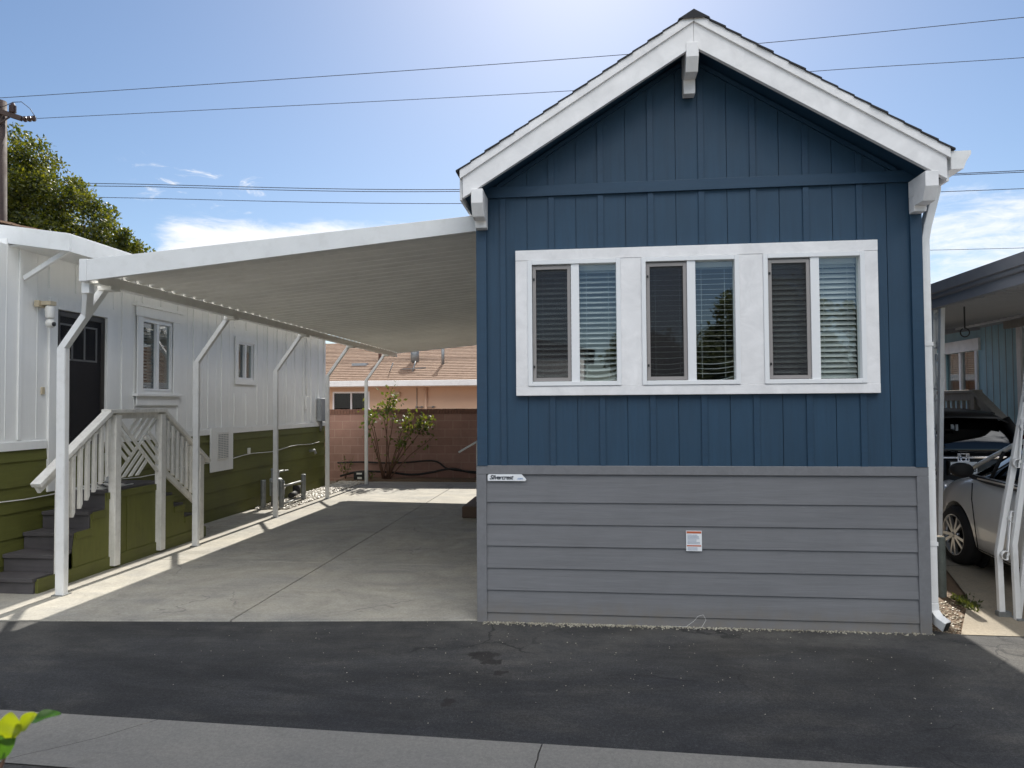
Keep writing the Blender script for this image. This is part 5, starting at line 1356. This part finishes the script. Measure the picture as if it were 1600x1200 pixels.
# ------------------------------------------------------------------ what the windows mirror: homes and trees across the lane
xh=thing('facing_house',(-1.5,-16,GZ),'pale house across the lane, mirrored in the windows','house')
mb=MB(); mb.box(-6.8,.8,-20,-13.0,-.1,3.2); mb.build('wall','white_wall',xh)
mb=MB(); mb.prism([(-7.1,3.2),(-3.0,4.0),(1.1,3.2)],'y',-20.2,-12.7); mb.build('roof','shingle_dark',xh)
for x in (-5.6,-3.4,-1.2):
    w=box(x,x+1.0,-13.02,-12.95,1.4,2.5).build('window','vinyl',xh); box(x+.08,x+.92,-12.949,-12.94,1.48,2.42).build('pane','glass_dark',w)
for i,(x,y,h,r) in enumerate(((3.0,-15.5,4.3,2.0),(6.2,-15,4.9,2.2),(9.6,-15.5,4.9,2.3),(-10.5,-17,4.4,2.4))):
    rnd=random.Random(50+i)
    bl=[(rnd.uniform(-r*.7,r*.7),rnd.uniform(-.5,.5),h-r*.55+rnd.uniform(-1.2,.4),r*rnd.uniform(.4,.62)) for _ in range(8)]
    tree('hedge_tree',(x,y,GZ),['rounded','broad','spreading','tall'][i]+' bushy tree across the lane, mirrored in the windows',bl,17000,.15,'leaf_far',60+i,1.6,.14,'trees across the lane')

# ------------------------------------------------------------------ camera
cd_=bpy.data.cameras.new('camera'); cam=bpy.data.objects.new('camera',cd_); col.objects.link(cam); S.camera=cam
cd_.sensor_fit='HORIZONTAL'; cd_.sensor_width=36; cd_.lens=1090/1600*36; cd_.dof.use_dof=True; cd_.dof.focus_distance=6.5; cd_.dof.aperture_fstop=6.4; cd_.clip_start=.05; cd_.clip_end=2000
yaw,pit,rol=R(6.378),R(1.703),R(-.378)
f=Vector((-math.sin(yaw)*math.cos(pit),math.cos(yaw)*math.cos(pit),math.sin(pit))); r=Vector((math.cos(yaw),math.sin(yaw),0)); u=r.cross(f)
r2=math.cos(rol)*r+math.sin(rol)*u; u2=-math.sin(rol)*r+math.cos(rol)*u
cam.matrix_world=Matrix(((r2.x,u2.x,-f.x,.950),(r2.y,u2.y,-f.y,-5.857),(r2.z,u2.z,-f.z,1.753),(0,0,0,1)))

# ------------------------------------------------------------------ light
ELEV=40.6
sl=bpy.data.lights.new('sun','SUN'); sl.energy=3.2; sl.angle=R(.53); sl.color=(1,.95,.86)
so=bpy.data.objects.new('sun',sl); col.objects.link(so); so.location=(0,20,20); so.rotation_euler=(R(-(90-ELEV)),0,0)
wd=bpy.data.worlds.new('World'); S.world=wd; wd.use_nodes=True; nt=wd.node_tree; bg=nt.nodes['Background']
sky=N(nt,'ShaderNodeTexSky'); sky.sky_type='NISHITA'; sky.sun_disc=False; sky.sun_elevation=R(ELEV); sky.sun_rotation=0
sky.air_density=1.0; sky.dust_density=.45; sky.ozone_density=2.6
tc=N(nt,'ShaderNodeTexCoord'); sx=N(nt,'ShaderNodeSeparateXYZ'); nt.links.new(tc.outputs['Generated'],sx.inputs[0])
az=mth(nt,'MULTIPLY',mth(nt,'ARCTAN2',sx.outputs[0],sx.outputs[1]),57.2958); el_=mth(nt,'MULTIPLY',mth(nt,'ARCSINE',sx.outputs[2]),57.2958)
cb=N(nt,'ShaderNodeCombineXYZ'); nt.links.new(az,cb.inputs[0]); nt.links.new(el_,cb.inputs[1])
def cn_(sx_,sy_,rot,seed,detail=8,rough=.62,dist=1.0):
    mp=N(nt,'ShaderNodeMapping'); mp.inputs['Scale'].default_value=(sx_,sy_,1); mp.inputs['Rotation'].default_value=(0,0,R(rot)); mp.inputs['Location'].default_value=(seed,seed*.7,0); nt.links.new(cb.outputs[0],mp.inputs[0])
    return noise_tex(nt,mp.outputs[0],1.,detail,rough,dist)
def band(v,a,b,c,d): return mth(nt,'MULTIPLY',sstep(nt,v,a,b),mth(nt,'SUBTRACT',1.,sstep(nt,v,c,d)))
wisp=cn_(.09,.45,12,3.3); fine=cn_(.35,1.1,25,7.1,9,.7,1.5)
tex=mth(nt,'ADD',mth(nt,'MULTIPLY',wisp,.65),mth(nt,'MULTIPLY',fine,.35))
Lm=mth(nt,'MULTIPLY',band(az,-36,-31,-16,-6),band(el_,4,8,12.5,16))
Rm_=mth(nt,'MULTIPLY',band(az,16,23,60,80),band(el_,2,5,12.5,17))
den=mth(nt,'ADD',mth(nt,'MULTIPLY',Lm,.57),mth(nt,'MULTIPLY',Rm_,.40))
c1=sstep(nt,mth(nt,'ADD',tex,den),.70,1.06)
sm_=mth(nt,'MULTIPLY',band(az,-37,-34,-27,-24),band(el_,14,15.2,17.2,18.6)); c2=sstep(nt,mth(nt,'ADD',mth(nt,'MULTIPLY',cn_(.30,.75,20,11.7,8,.65,1.2),1.),mth(nt,'MULTIPLY',sm_,.15)),.66,.92)
c2=mth(nt,'MULTIPLY',c2,sm_)
absaz=mth(nt,'ABSOLUTE',az)
back=mth(nt,'MULTIPLY',mth(nt,'MULTIPLY',sstep(nt,absaz,95,130),band(el_,24,32,70,85)),sstep(nt,cn_(.03,.08,0,21.3),.38,.60))  # unseen bright cloud bank behind the camera, added to lift the shaded facade
cl=mth(nt,'MAXIMUM',mth(nt,'MAXIMUM',c1,c2),mth(nt,'MULTIPLY',back,.8))
CLOUD=9.5; FILL_CLOUD=44.0
hs=N(nt,'ShaderNodeHueSaturation'); hs.inputs['Saturation'].default_value=1.04; nt.links.new(sky.outputs[0],hs.inputs['Color'])
front=mth(nt,'MAXIMUM',c1,c2)
mixed=mixc(nt,hs.outputs[0],(CLOUD,CLOUD,CLOUD*1.01),mth(nt,'MULTIPLY',front,.93))
mixed=mixc(nt,mixed,(FILL_CLOUD,FILL_CLOUD*.99,FILL_CLOUD*.97),mth(nt,'MULTIPLY',back,.85))
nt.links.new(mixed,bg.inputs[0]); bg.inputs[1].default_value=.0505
S.view_settings.view_transform='Standard'; S.view_settings.look='None'; S.view_settings.exposure=1.22; S.view_settings.gamma=1; S.view_settings.use_curve_mapping=False
S.render.engine='CYCLES'; S.cycles.max_bounces=8; S.cycles.transparent_max_bounces=16; S.cycles.use_denoising=True
